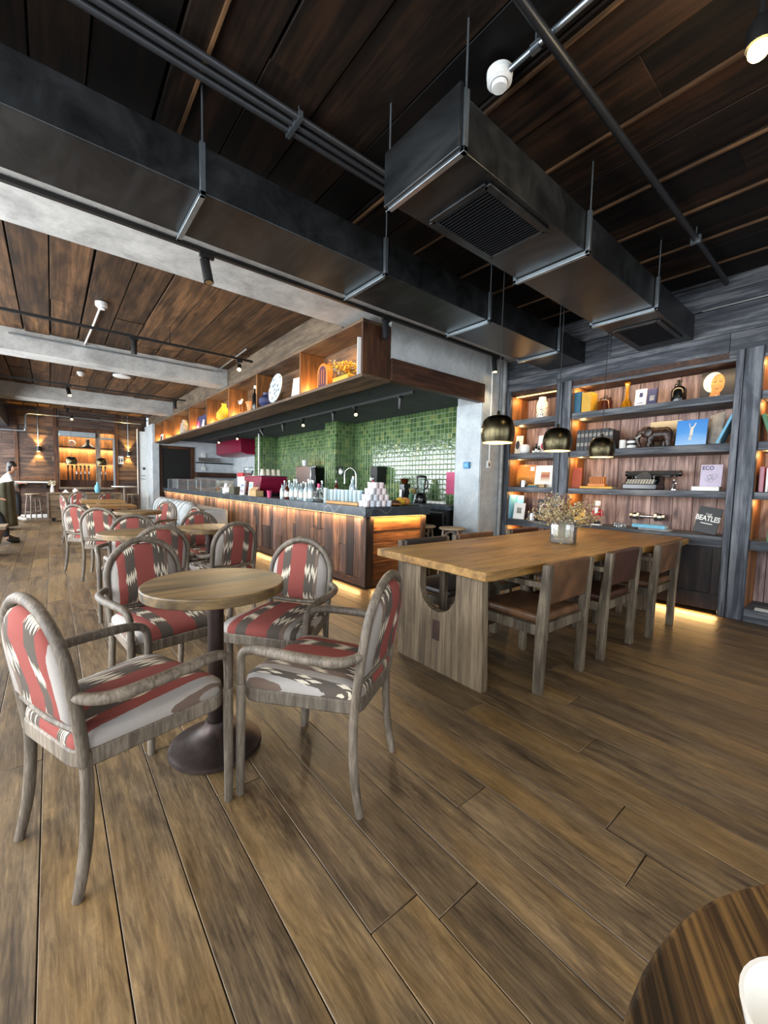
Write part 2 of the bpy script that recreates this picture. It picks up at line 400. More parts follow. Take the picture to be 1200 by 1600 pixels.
M['petal'] = plain('dry_petal', '#b9a887', 0.85, var=0.4, nscale=70)
M['plum'] = plain('plum_petal', '#5a3040', 0.85, var=0.4, nscale=70)
M['sunflower'] = plain('yellow_petal', '#d0a72a', 0.8, var=0.4, nscale=60)
M['kraft'] = plain('kraft_card', '#b39366', 0.8)
M['rubber'] = plain('black_rubber', '#1a1a1a', 0.8)
M['bluecup'] = None
def glass(name, col, rough=0.02, haze=0.06):
    k = NT(name); t = k.t; t.nodes.remove(k.b)        # thin clear wall: see-through with a glossy skin
    tr = k.n('ShaderNodeBsdfTransparent'); tr.inputs[0].default_value = col; gl = k.n('ShaderNodeBsdfGlossy'); gl.inputs['Roughness'].default_value = rough
    fr = k.n('ShaderNodeFresnel'); fr.inputs[0].default_value = 1.5; df = k.n('ShaderNodeBsdfDiffuse'); df.inputs[0].default_value = col
    m0 = k.n('ShaderNodeMixShader'); m0.inputs[0].default_value = haze; k.l(tr.outputs[0], m0.inputs[1]); k.l(df.outputs[0], m0.inputs[2])
    mx = k.n('ShaderNodeMixShader'); k.l(k.math('ADD', k.math('MULTIPLY', fr.outputs[0], 0.9), 0.03), mx.inputs[0]); k.l(m0.outputs[0], mx.inputs[1]); k.l(gl.outputs[0], mx.inputs[2])
    k.l(mx.outputs[0], k.out.inputs[0]); return k.m
M['glass'] = glass('clear_glass', (0.93, 0.97, 0.96, 1))
M['glass_smoke'] = glass('smoky_glass', (0.93, 0.94, 0.9, 1), 0.02, 0.08)
M['glass_blue'] = glass('pale_blue_glass', (0.78, 0.93, 0.98, 1), 0.02, 0.2)
M['paleblue'] = glass('pale_blue_tumbler_glass', (0.80, 0.94, 0.98, 1), 0.02, 0.35)
M['milk'] = plain('pale_bottle', '#c6d6d8', 0.15, trans=0.2, var=0.1)
def brass():
    k = NT('hammered_bronze'); co = k.coord(); f = k.noise(co, 8, 4)
    k.base(k.ramp(f, [(0.3, lin('#3d3829')), (0.7, lin('#645c45'))])); k.set(Metallic=1.0, Roughness=0.27)
    vo = k.n('ShaderNodeTexVoronoi'); vo.inputs['Scale'].default_value = 110; k.l(co, vo.inputs['Vector']); k.bump(vo.outputs['Distance'], 0.12, 0.002); return k.m
M['brass'] = brass()
M['brassin'] = plain('cream_enamel_inside', '#e0c089', 0.5)
def patterned(name, c1, c2, scale):
    k = NT(name); vo = k.n('ShaderNodeTexVoronoi'); vo.inputs['Scale'].default_value = scale; k.l(k.coord(), vo.inputs['Vector'])
    k.base(k.ramp(vo.outputs['Distance'], [(0.0, lin(c2)), (0.32, lin(c2)), (0.36, lin(c1))])); k.set(Roughness=0.25); return k.m
M['bluecup'] = patterned('blue_printed_ceramic', '#dfe3e8', '#9aa9c8', 85)
M['redcup'] = patterned('rose_printed_ceramic', '#e6dfde', '#c58d92', 85)
M['lace'] = patterned('lace_ceramic', '#e4dfcf', '#6d6656', 40)
M['plate'] = patterned('silver_plate', '#c3cdd2', '#7c888d', 14)
M['bookspine'] = plain('black_leather_spine', '#1c1b1c', 0.5, var=0.5, nscale=40, bump=0.2)
def poster(name, top, mid, bot, z0, z1, axis=2):
    k = NT(name); sp = k.n('ShaderNodeSeparateXYZ'); k.l(k.coord(), sp.inputs[0])
    f = k.math('DIVIDE', k.math('SUBTRACT', sp.outputs[axis], z0), z1-z0)
    f = k.math('ADD', f, k.math('MULTIPLY', k.math('SUBTRACT', k.noise(k.coord(), 12, 3), 0.5), 0.2))
    k.base(k.ramp(f, [(0.0, lin(bot)), (0.5, lin(mid)), (1.0, lin(top))])); k.set(Roughness=0.35); return k.m

def ikat(name, vaxis):
    k = NT(name); co = k.coord(); sp = k.n('ShaderNodeSeparateXYZ'); k.l(co, sp.inputs[0])
    wob = k.noise(co, 30, 3)
    u = k.math('ADD', sp.outputs[1], k.math('MULTIPLY', k.math('SUBTRACT', wob, 0.5), 0.006))
    f = k.math('DIVIDE', k.math('ADD', k.math('MULTIPLY', u, 1.0 if vaxis == 2 else 0.85), 0.21), 0.42)
    W = lin('#a49d96'); R_ = lin('#86463f'); D = lin('#544c44'); B = lin('#6d5c51'); L = lin('#8f877f')
    col = k.ramp(f, [(0.0, L), (0.02, B), (0.05, W), (0.15, R_), (0.245, D), (0.36, R_), (0.60, D), (0.735, B), (0.79, L)]+([(0.855, D), (0.915, W)] if vaxis == 0 else [])+[(0.96, B)], 'CONSTANT')
    msk = k.ramp(f, [(0.0, (0, 0, 0, 1)), (0.235, (1, 1, 1, 1)), (0.37, (0, 0, 0, 1)), (0.59, (1, 1, 1, 1)), (0.78, (0, 0, 0, 1))]+([(0.85, (1, 1, 1, 1)), (0.92, (0, 0, 0, 1))] if vaxis == 0 else []), 'CONSTANT')
    v = sp.outputs[vaxis]
    cell = k.math('FLOOR', k.math('DIVIDE', k.math('ADD', u, 1.0), 0.0105)); wn = k.n('ShaderNodeTexWhiteNoise', noise_dimensions='1D'); k.l(cell, wn.inputs['W'])
    off = k.math('MULTIPLY', wn.outputs[0], 0.062)
    d = k.math('ABSOLUTE', k.math('SUBTRACT', k.math('MODULO', k.math('ADD', k.math('ADD', v, 3.03), off), 0.165), 0.0825))
    tri = k.math('DIVIDE', k.math('PINGPONG', k.math('ADD', u, 1.0), 0.00525), 0.00525)
    th = k.math('ADD', 0.004, k.math('MULTIPLY', tri, 0.032))
    hit = k.math('MULTIPLY', k.math('LESS_THAN', d, th), msk)
    col = k.mix(hit, col, lin('#cfc3ad'))
    wv = k.noise(k.mapping(co, (260, 260, 260)), 1.0, 2)
    col = k.mix(k.math('MULTIPLY', wv, 0.22), col, lin('#3a3430'))
    k.base(col); k.set(Roughness=0.9); k.b.inputs['Specular IOR Level'].default_value = 0.15
    k.bump(wv, 0.25, 0.002); return k.m
M['ikat_z'] = ikat('ikat_stripe_back', 2); M['ikat_x'] = ikat('ikat_stripe_seat', 0)
# ================================================================== STRUCTURE
def S(o): return structure(o)
# floor: long oak planks along Y
b = MB(); rr = random.Random(3); k0 = -20
FIX = {4: 0.788, 7: 0.93}
for k in range(k0, 35):
    x0 = -0.057+0.1724*k; y = -3.4 - rr.random()*1.5; first = True
    while y < 15.8:
        L = rr.uniform(1.5, 2.9); y1 = y+L
        if k in FIX and y < FIX[k] < y+3.4 and first: y1 = FIX[k]; first = False
        y1 = min(y1, 16.0)
        b.box(x0+0.0014, x0+0.1710, y+0.0015, y1-0.0015, -0.03, 0.0); y = y1
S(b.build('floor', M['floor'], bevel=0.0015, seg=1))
S(MB().box(-3.5, 6.1, -3.5, 16.2, -0.12, -0.03).build('floor_base', M['darkdoor'], smooth=False))

def ceiling(name, x0, x1, y0, y1, z, mat, w, seed, gap):
    b = MB(); q = random.Random(seed); x = x0
    while x < x1-0.02:
        ww = q.uniform(0.75, 1.25)*w; xe = min(x+ww, x1); y = y0
        while y < y1-0.01:
            ye = min(y+q.uniform(2.2, 4.5), y1); dz = q.uniform(0, 0.018)
            b.box(x+gap*q.uniform(0.2, 1.2), xe-gap*0.3, y, ye, z+dz, z+0.04+dz); y = ye
        x = xe
    S(b.build(name, mat, smooth=False, bevel=0.002, seg=1))
ceiling('ceiling', -2.6, 5.1, -3.3, 2.95, 3.22, M['ceil_shaded'], 0.30, 5, 0.012)
ceiling('ceiling_rear', -2.6, 2.56, 3.93, 15.7, 3.22, M['ceil'], 0.30, 9, 0.016)
S(MB().box(-2.7, 6.0, -3.4, 16.0, 3.30, 3.42).build('ceiling_slab', M['darkdoor'], smooth=False))
# narrow battens between the boards of the front ceiling
b = MB()
for x in (0.62, 1.86, 2.5, 3.12, 3.62, 4.1, 4.6): b.box(x, x+0.014, -3.3, 2.9, 3.205, 3.222)
S(b.build('ceiling_batten', M['ceil'], smooth=False))

S(MB().box(-2.6, 5.05, 2.86, 3.93, 2.94, 3.3).build('ceiling_beam', M['concrete'], bevel=0.006))
S(MB().box(-2.6, 2.55, 7.72, 8.11, 2.93, 3.3).build('ceiling_beam', M['concrete'], bevel=0.006))
S(MB().box(-2.6, 2.55, 12.03, 12.6, 2.93, 3.3).build('ceiling_beam', M['concrete'], bevel=0.006))
S(MB().box(2.55, 2.87, 3.93, 15.6, 2.885, 3.3).build('wall_soffit', M['concrete_wood'], smooth=False))
S(MB().box(2.868, 5.1, 3.47, 14.4, 2.447, 2.9).build('ceiling_bar', M['soffit'], smooth=False))
S(MB().box(2.868, 4.485, 3.45, 3.53, 2.55, 2.96).build('wall_lintel', M['plaster'], smooth=False))
S(MB().box(2.868, 4.485, 3.425, 3.52, 2.318, 2.557).build('trim_1', M['darkbrown'], smooth=False, bevel=0.004))
S(MB().box(4.485, 5.45, 3.45, 3.89, 0, 2.97).build('wall_column', M['plaster'], bevel=0.006))
S(MB().box(4.472, 4.486, 3.46, 3.888, 0.0, 2.318).build('wall_column_lit_face', M['white_plaster'], smooth=False))  # paler sheet: daylight on this side of the column put into its colour
# tiled bar wall with two piers
S(MB().box(4.95, 5.1, 3.888, 12.5, 0, 2.46).build('wall_tiled', M['tile'], smooth=False))
S(MB().box(4.463, 4.951, 7.03, 7.465, 0, 2.452).build('wall_tiled_pier', M['tile'], smooth=False))
S(MB().box(4.475, 4.951, 10.866, 11.26, 0, 2.452).build('wall_tiled_pier', M['tile'], smooth=False))
S(MB().box(4.95, 5.1, 12.5, 14.5, 0, 2.46).build('wall_kitchen', M['white_plaster'], smooth=False))
S(MB().box(3.66, 5.0, 14.4, 14.55, 0, 2.46).build('wall_kitchen_end', M['white_plaster'], smooth=False))
S(MB().box(2.44, 2.62, 14.3, 15.6, 0, 2.9).build('wall_column_end', M['white_plaster'], smooth=False))
S(MB().box(2.62, 3.66, 14.4, 14.55, 2.25, 2.46).build('wall_kitchen_head', M['white_plaster'], smooth=False))
d = S(MB().box(2.73, 3.55, 14.40, 14.44, 0, 2.17).build('door_1', M['darkdoor'], bevel=0.003))
MB().box(2.62, 2.73, 14.36, 14.46, 0, 2.27).box(3.55, 3.66, 14.36, 14.46, 0, 2.27).box(2.73, 3.55, 14.36, 14.46, 2.17, 2.27).build('door_frame', M['darkbrown_z'], d, bevel=0.004)
# far wall with plank fields, battens and the lit hatch
FY = 15.6
b = MB(); q = random.Random(2)
def field(b, x0, x1, z0, z1, y, h=0.16, t=0.03):
    z = z0
    while z < z1-0.01:
        ze = min(z+h*q.uniform(0.7, 1.4), z1); x = x0
        while x < x1-0.01:
            xe = min(x+q.uniform(0.5, 1.4), x1); b.box(x, xe-0.004, y-q.uniform(0, 0.012), y+t, z+0.002, ze-0.002); x = xe
        z = ze
field(b, -2.6, 0.12, 0.06, 3.25, FY); field(b, 1.68, 2.46, 0.06, 3.25, FY)
field(b, 0.12, 1.68, 2.66, 3.25, FY); field(b, 0.12, 1.68, 0.06, 0.86, FY)
wf = S(b.build('wall_far', M['backwall'], smooth=False))
S(MB().box(-2.6, 0.17, FY+0.03, FY+0.15, 0, 3.3).box(1.6, 2.5, FY+0.03, FY+0.15, 0, 3.3).box(0.17, 1.6, FY+0.03, FY+0.15, 0, 0.88).box(0.17, 1.6, FY+0.03, FY+0.15, 2.6, 3.3).build('wall_far_core', M['darkdoor'], smooth=False))
S(MB().box(-0.78, -0.70, FY-0.035, FY, 0, 3.2).box(0.08, 0.17, FY-0.05, FY, 0, 3.2).box(1.60, 1.68, FY-0.05, FY, 0, 3.2).box(-2.6, 0.08, FY-0.03, FY, 1.12, 1.17).box(1.68, 2.44, FY-0.03, FY, 1.12, 1.17).box(0.17, 1.6, FY-0.05, FY, 2.60, 2.68).build('trim_2', M['darkbrown_z'], smooth=False, bevel=0.004))
S(MB().box(-2.6, 2.44, FY-0.07, FY-0.01, 0, 0.10).build('baseboard_far', M['white'], smooth=False, bevel=0.004))
# room behind the hatch
S(MB().box(-0.1, 1.9, 16.55, 16.62, 0.4, 3.0).build('wall_hatch_back', M['shelfbox'], smooth=False))
S(MB().box(-0.12, -0.05, 15.74, 16.6, 0.4, 3.0).box(1.85, 1.92, 15.74, 16.6, 0.4, 3.0).box(-0.1, 1.9, 15.74, 16.6, 2.9, 3.0).box(-0.1, 1.9, 15.74, 16.6, 0.4, 0.5).build('wall_hatch_side', M['darkbrown_z'], smooth=False))
wn = S(MB().box(1.10, 1.22, FY-0.02, FY+0.06, 0.90, 2.6).box(0.17, 0.21, FY-0.02, FY+0.05, 0.9, 2.6).box(0.17, 1.6, FY-0.14, FY+0.1, 0.84, 0.90).build('window_1', M['stool'], smooth=False, bevel=0.004))
MB().box(1.55, 1.60, FY-0.02, FY+0.05, 0.9, 2.45).build('window_frame', M['galv'], wn, bevel=0.003)
MB().box(0.21, 1.10, FY-0.10, FY+0.06, 2.42, 2.58).box(1.22, 1.58, FY-0.06, FY+0.06, 2.40, 2.46).build('shutter_box', M['galv'], wn, bevel=0.006)
# white door beside the hatch
d = S(MB().box(2.27, 2.44, FY-0.09, FY-0.03, 0.0, 2.75).build('door_2', M['white'], smooth=False, bevel=0.004))
MB().box(2.225, 2.265, FY-0.12, FY-0.03, 0.0, 2.85).build('door_frame', M['darkbrown_z'], d)
MB().box(2.20, 2.222, FY-0.12, FY-0.05, 0.55, 2.82).build('door_edge_strip', M['white'], d)
MB().box(2.36, 2.41, FY-0.12, FY-0.085, 1.50, 1.58).build('lock_box', M['black'], d)
MB().tube([(2.30, FY-0.14, 1.2), (2.40, FY-0.14, 1.2)], 0.014, 8).tube([(2.38, FY-0.14, 1.2), (2.38, FY-0.08, 1.2)], 0.012, 8).box(2.30, 2.42, FY-0.105, FY-0.085, 1.28, 1.33).build('door_handle', M['steel'], d)
# window wall on the left and behind the camera: solid with tall openings
def window_wall(name, along, lo, hi, wins, pos, thick):
    b = MB(); fr = MB(); p = lo
    def bx(bb, a0, a1, z0, z1, t0=0, t1=thick):
        if along == 'y': bb.box(pos-t1, pos-t0, a0, a1, z0, z1)
        else: bb.box(a0, a1, pos-t1, pos-t0, z0, z1)
    for a0, a1 in wins:
        bx(b, p, a0, 0, 3.3); bx(b, a0, a1, 0, 0.35); bx(b, a0, a1, 2.78, 3.3); p = a1
        for q0 in (a0, (a0+a1)/2-0.03, a1-0.06): bx(fr, q0, q0+0.06, 0.35, 2.78, 0.04, 0.10)
        bx(fr, a0, a1, 0.35, 0.41, 0.04, 0.10); bx(fr, a0, a1, 2.72, 2.78, 0.04, 0.10)
    bx(b, p, hi, 0, 3.3)
    S(b.build(name, M['backwall'], smooth=False)); S(fr.build('window_2' if along == 'y' else 'window_3', M['black'], smooth=False))
window_wall('wall_left', 'y', -3.3, 15.8, WIN_Y, -2.2, 0.2)
window_wall('wall_behind', 'x', -2.6, 6.0, [(-1.6, 1.2), (1.8, 4.4)], -3.0, 0.2)

# right wall: level grey boards above the bookcases, boards behind
b = MB(); q = random.Random(4)
for z0, z1 in ((2.46, 2.70), (2.70, 2.955), (2.965, 3.10), (3.10, 3.26)):
    y = -3.2
    while y < 3.44:
        ye = min(y+q.uniform(1.6, 3.2), 3.449); b.box(5.0+q.uniform(0, 0.006), 5.05, y, ye-0.003, z0+0.002, z1-0.002); y = ye
S(b.build('wall_right', M['grey_y'], smooth=False, bevel=0.002, seg=1))
S(MB().box(5.45, 5.55, -3.2, 3.45, 0, 3.3).build('wall_right_core', M['darkdoor'], smooth=False))
S(MB().box(5.002, 5.449, -3.0, 3.445, 2.462, 2.52).build('trim_3', M['darkbrown'], smooth=False))
S(MB().box(4.985, 5.0, 2.45, 3.44, 2.955, 2.965).box(4.985, 5.0, -3.0, 1.24, 2.957, 2.967).build('trim_4', M['grey'], smooth=False))

# ================================================================== BOOKCASES
XF, XB = 5.0, 5.42
SH = ((2.055, 2.13), (1.59, 1.67), (1.14, 1.21))
def bookcase(label, y0, y1, py0, py1, base, low, posts):
    """y0..y1 opening, posts at the sides"""
    t = thing('bookcase', label, 'bookcase', (XF, (y0+y1)/2, 0), 0, 'built-in bookcases along the right wall'); yc = (y0+y1)/2
    def L(b, x0, x1, a0, a1, z0, z1): b.box(x0-XF, x1-XF, a0-yc, a1-yc, z0, z1)
    for z0, z1 in SH:
        b = MB(); L(b, XF, XB, y0, y1, z0, z1); b.build('shelf', M['grey_y'], t, bevel=0.005)
    b = MB(); q = random.Random(int(y0*10)+5); y = y0-0.02
    while y < y1+0.02:
        ye = min(y+q.uniform(0.16, 0.24), y1+0.021); L(b, XB+q.uniform(0, 0.004), XB+0.025, y+0.002, ye-0.002, 0.02, 2.459); y = ye
    b.build('back_panel', M['back_z'], t, smooth=False, bevel=0.003, seg=1)
    for a0, a1 in ((y0-0.02, y0), (y1, y1+0.02)):
        b = MB(); L(b, XF+0.03, XB, a0, a1, 0.02, 2.459); b.build('side_panel', M['side_z'], t, smooth=False)
    for a0, a1 in posts:
        b = MB(); L(b, XF-0.02, XF+0.03, a0, a1, 0.0, 2.53); b.build('post', M['grey_z'], t, bevel=0.006)
    if base == 'cabinet':
        b = MB(); L(b, XF, XB, y0, y1, 0.66, low); b.build('shelf', M['grey_y'], t, bevel=0.005)
        b = MB(); L(b, XF+0.03, XF+0.06, y0, y1, 0.05, 0.66); b.build('cabinet_panel', M['base_z'], t, smooth=False)
        b = MB(); L(b, XF, XF+0.03, y0, y1, 0.04, 0.2); L(b, XF, XF+0.03, (y0+y1)/2-0.05, (y0+y1)/2+0.05, 0.2, 0.66); L(b, XF, XF+0.03, y0, y0+0.07, 0.2, 0.66)
        b.build('cabinet_frame', M['base_z'], t, bevel=0.005)
    else:
        b = MB(); L(b, XF, XB, y0, y1, 0.67, low); b.build('shelf', M['grey_y'], t, bevel=0.005)
        b = MB(); L(b, XF-0.03, XB, y0, y1, 0.0, 0.126); b.build('plinth', M['grey_y'], t, bevel=0.005)
    b = MB(); s_ = 0.03 if posts[0][0] != 2.620 else 0.07; L(b, XF+s_, XF+s_+0.02, y0+0.03, y1-0.03, 2.449, 2.457); b.build('light_strip', M['led'], t, smooth=False)
    if posts[0][0] != 2.620:
        b = MB(); L(b, XF+0.0, XF+0.03, y0, y1, 2.432, 2.459); b.build('valance', M['grey_y'], t, smooth=False)
    return t
bookcase('tall grey-framed bookcase bay with typewriter and wooden elephant behind the long table', 0.95, 2.50, 0, 0, 'cabinet', 0.77, [(2.505, 2.612), (0.893, 0.95)])
bookcase('narrow grey-framed bookcase bay beside the concrete column', 2.70, 3.36, 0, 0, 'open', 0.76, [(2.620, 2.70), (3.36, 3.43)])
bookcase('grey-framed bookcase bay cut off at the right edge of the photo', -0.75, 0.755, 0, 0, 'open', 0.76, [(0.757, 0.888)])
# warm strips under the shelves
for y0, y1 in ((0.95, 2.50), (2.70, 3.36), (-0.75, 0.755)):
    for z, pw in ((2.435, 7.0), (2.05, 4.5), (1.585, 4.5), (1.135, 4.5)):
        w = y1-y0
        area('shelf_strip', (5.10, (y0+y1)/2, z), (0.45, 0, -1), w-0.06, 0.03, pw*w/1.55*(0.5 if z > 2.3 else 0.26), WARM2)
    for z in (2.44, 2.05, 1.585, 1.135):     # little corner spots that set the side boards aglow
        point('shelf_corner_lamp', (5.16, y1-0.07, z-0.03), 1.1, WARM, 0.015)
point('shelf_corner_lamp', (5.16, 3.29, 0.62), 1.0, WARM, 0.015)
area('bookcase_foot_strip', (4.985, 1.7, 0.05), (-1, 0, -0.6), 1.5, 0.02, 5.0, WARM)

# ================================================================== BAR COUNTER
t = thing('bar_counter', 'long reclaimed-wood bar counter with dark marble top and glowing underside', 'counter', (2.74, 3.66, 0))
CX, CY = 2.74, 3.66
b = MB().box(0.05, 0.90, 0.05, 10.6, 0.0, 0.83); b.build('carcass', M['darkdoor'], t, smooth=False)
b = MB().box(-0.02, 1.02, -0.005, 10.68, 0.83, 0.94); b.build('worktop', M['slab'], t, bevel=0.004)
b = MB(); q = random.Random(12); y = 0.09
while y < 10.62:                                     # front boards, many widths, some cut short and stacked
    w = q.choice((0.09, 0.11, 0.13, 0.16, 0.2)); ye = min(y+w, 10.63); z = 0.10
    cuts = [0.10, 0.82] if q.random() < 0.45 else [0.10, q.uniform(0.25, 0.6), 0.82]
    if q.random() < 0.2: cuts = [0.10, q.uniform(0.25, 0.4), q.uniform(0.55, 0.65), 0.82]
    for z0, z1 in zip(cuts[:-1], cuts[1:]): b.box(q.uniform(0.0, 0.018), 0.05, y+0.002, ye-0.002, z0+0.002, z1-0.002)
    y = ye
b.build('front_cladding', M['reclaimed'], t, smooth=False, bevel=0.003, seg=1)
MB().box(-0.012, 0.10, -0.012, 0.09, 0.02, 0.828).build('corner_post', M['reclaimed'], t, bevel=0.004); MB().box(0.86, 0.935, -0.012, 0.07, 0.02, 0.828).build('corner_post', M['reclaimed'], t, bevel=0.004)
b = MB()
for z0, z1, dx in ((0.10, 0.31, 0), (0.315, 0.52, 0.006), (0.525, 0.655, 0.01), (0.66, 0.82, 0.004)): b.box(0.10, 0.86, dx, 0.05, z0, z1)
b.build('end_cladding', M['reclaimed_y'], t, smooth=False, bevel=0.004)
MB().box(-0.008, 0.05, 0.09, 10.63, 0.02, 0.10).box(0.09, 0.9, -0.008, 0.05, 0.02, 0.10).build('kickboard', M['darkbrown'], t, smooth=False, bevel=0.003)
MB().box(-0.010, -0.002, 0.05, 10.6, 0.826, 0.829).box(0.05, 0.9, -0.004, -0.001, 0.826, 0.829).build('light_strip', M['led'], t, smooth=False)
area('counter_strip', (2.712, 8.95, 0.825), (0.25, 0, -1), 10.5, 0.02, 44, WARM2, 2.2)
area('counter_strip_end', (3.25, 3.635, 0.825), (0, 0.35, -1), 0.02, 0.9, 4.2, WARM, 2.2)
area('counter_foot_strip', (2.70, 8.9, 0.06), (-1, 0, -0.5), 10.4, 0.02, 22, WARM)
area('counter_foot_strip_end', (3.2, 3.63, 0.06), (0, -1, -0.5), 0.02, 0.8, 1.5, WARM)

# shelf unit hanging above the bar
DIV = [3.45, 4.807, 6.229, 7.522, 8.845, 10.192, 11.706, 12.946, 14.2]
t = thing('hanging_shelf', 'long wooden box shelf hung above the bar counter', 'shelf', (2.49, 3.45, 2.30))
MB().box(0, 0.376, 0, 10.75, 0, 0.035).build('bottom_board', M['shelfbox_y'], t, bevel=0.003)
MB().box(0, 0.376, 0, 10.75, 0.55, 0.583).build('top_board', M['shelfbox_y'], t, bevel=0.003)
MB().box(0.345, 0.376, 0.03, 10.72, 0.036, 0.549).build('back_board', M['shelfbox_y'], t, smooth=False)
for i, y in enumerate(DIV):
    yy = y-3.45; a = 0 if i == 0 else yy-0.016
    MB().box(0.004, 0.375, a, a+0.032, 0.036, 0.549).build('end_panel' if i in (0, 8) else 'divider', M['darkbrown_z'] if i == 0 else M['shelfbox'], t, bevel=0.002)
for y0, y1 in zip(DIV[:-1], DIV[1:]):
    area('shelf_box_strip', (2.66, (y0+y1)/2, 2.845), (0.05, 0.25, -1), (y1-y0)*0.8, 0.03, 8.0, WARM)
    point('shelf_box_lamp', (2.62, y1-0.12, 2.40), 3.6, WARM, 0.015)

# back counter of the bar
t = thing('back_counter', 'low black back counter against the green tiles', 'counter', (4.6, 5.4, 0))
MB().box(-0.25, 0.345, -1.48, 1.60, 0.85, 0.92).build('worktop', M['slab'], t, bevel=0.004)
MB().box(-0.22, 0.345, -1.46, 1.60, 0.0, 0.85).build('cabinet', M['darkdoor'], t, smooth=False)
MB().box(-0.235, -0.22, -1.40, -0.5, 0.80, 0.82).box(-0.235, -0.22, -1.40, -1.385, 0.08, 0.8).build('steel_edge', M['steel'], t)
t = thing('back_counter', 'black back counter between the two tiled piers', 'counter', (4.6, 9.17, 0))
MB().box(-0.25, 0.345, -1.69, 1.69, 0.86, 0.92).build('worktop', M['slab'], t, bevel=0.004)
MB().box(-0.2, 0.345, -1.69, 1.69, 0.0, 0.86).build('cabinet', M['darkdoor'], t, smooth=False)
# ================================================================== CEILING SERVICES
ZB, ZT = 2.708, 2.945
def air_duct(label, x0, x1, y0, y1, brackets, grilles, endcap):
    t = thing('air_duct', label, 'air duct', ((x0+x1)/2, (y0+y1)/2, ZB)); cx, cyy = (x0+x1)/2, (y0+y1)/2; h = ZT-ZB; hw = (y1-y0)/2
    cuts = [x0]+[x for x in brackets if x0+0.2 < x]+[x1]
    b = MB()
    for a, c in zip(cuts[:-1], cuts[1:]): b.box(a-cx+0.002, c-cx-0.002, -hw, hw, 0, h)
    b.build('duct_body', M['duct'], t, smooth=False, bevel=0.004)
    if endcap: MB().box(x0-cx-0.035, x0-cx-0.012, -hw-0.02, hw+0.02, -0.02, h+0.02).box(x0-cx-0.012, x0-cx, -hw, hw, 0, h).build('end_cap', M['duct'], t, bevel=0.004)
    for x in brackets:
        a = x-cx
        MB().box(a-0.014, a+0.014, -hw-0.03, hw+0.03, -0.03, -0.004).box(a-0.014, a+0.014, -hw-0.03, -hw-0.006, -0.03, h).box(a-0.014, a+0.014, hw+0.006, hw+0.03, -0.03, h).build('hanger_bracket', M['galv'], t, bevel=0.002)
        for s in (-1, 1): MB().tube([(a, s*(hw+0.02), h-0.02), (a, s*(hw+0.02), 3.25-ZB)], 0.005, 6).build('hanger_rod', M['galv'], t)
    for gx, gl, gw in grilles:
        a = gx-cx; g = MB()
        for s in (-1, 1): g.box(a-gl/2, a+gl/2, s*gw/2-0.02, s*gw/2+0.02, -0.014, 0.0).box(a+s*gl/2-0.02, a+s*gl/2+0.02, -gw/2, gw/2, -0.014, 0.0)
        gr = g.build('grille_frame', M['duct'], t, bevel=0.003)
        MB().box(a-gl/2+0.02, a+gl/2-0.02, -gw/2+0.02, gw/2-0.02, -0.002, -0.0005).build('grille_mesh', M['black'], gr, smooth=False)
        sl = MB(); n = int((gl-0.04)/0.022)
        for i in range(n):
            xx = a-gl/2+0.03+i*(gl-0.06)/(n-1); sl.bar((xx, -gw/2+0.02, -0.008), (xx, gw/2-0.02, -0.008), 0.003, 0.014, (0.5, 0, 1))
        sl.build('grille_slats', M['darkmetal'], gr, smooth=False)
air_duct('short galvanised air duct with a closed end and two black grilles', 1.46, 4.998, 1.30, 1.785, [1.46, 2.665, 3.893], [(2.0, 0.56, 0.38), (4.50, 0.62, 0.36)], True)
air_duct('long galvanised air duct running beside the concrete beam', -2.55, 4.998, 2.37, 2.84, [-0.6, 0.65, 1.885, 3.10, 4.34], [], False)
t = thing('air_duct', 'dark air duct along the left side of the rear ceiling', 'air duct', (-1.0, 12, 2.55))
MB().box(-0.6, 0.13, -3.2, 3.5, 0, 0.36).build('duct_body', M['darkmetal'], t, smooth=False, bevel=0.004)
MB().tube([(0, -2, 0.3), (0, -2, 0.69)], 0.006, 6).tube([(0, 2, 0.3), (0, 2, 0.69)], 0.006, 6).build('hanger_rod', M['galv'], t)

def pipe(name, label, cat, pts, r, mat, clamps=(), group=None):
    t = thing(name, label, cat, pts[0], 0, group); o = Vector(pts[0])
    MB().tube([Vector(p)-o for p in pts], r, 10).build('pipe_run', mat, t)
    for c in clamps:
        c = Vector(c)-o
        MB().box(c.x-0.012, c.x+0.012, c.y-r*1.6, c.y+r*1.6, c.z-r*1.4, c.z+r*1.2).tube([c, c+Vector((0, 0, 3.235-(c.z+o.z)))], 0.004, 6).build('pipe_clamp', M['galv'], t)
    return t
for i, (y, w) in enumerate(((2.13, 'first'), (2.185, 'middle'), (2.24, 'third'))):
    pipe('conduit_pipe', ('grey conduit in the bundle of three, on the side of the grilled duct', 'middle grey conduit in the bundle of three under the ceiling', 'grey conduit in the bundle of three, on the side of the long duct')[i],
         'pipe', [(-2.1, y, 3.165), (4.99, y, 3.165)], 0.017, M['darkpipe'], [(1.085, y, 3.165), (3.5, y, 3.165)], 'three conduits under the ceiling')
pipe('sprinkler_pipe', 'thick dark pipe with an elbow crossing the dark front ceiling', 'pipe', spline([(-2.1, 1.045, 3.14), (2, 1.045, 3.14), (4.70, 1.045, 3.14), (4.765, 1.07, 3.14), (4.78, 1.14, 3.14), (4.78, 1.6, 3.14), (4.78, 1.95, 3.14)], 5), 0.021, M['darkmetal'], [(3.9, 1.045, 3.14)])
pipe('conduit_pipe', 'bright galvanised conduit leading to the large smoke detector', 'pipe', [(1.733, -3.1, 3.175), (1.733, 1.25, 3.175)], 0.014, M['galv'], [(1.733, 1.12, 3.175)])
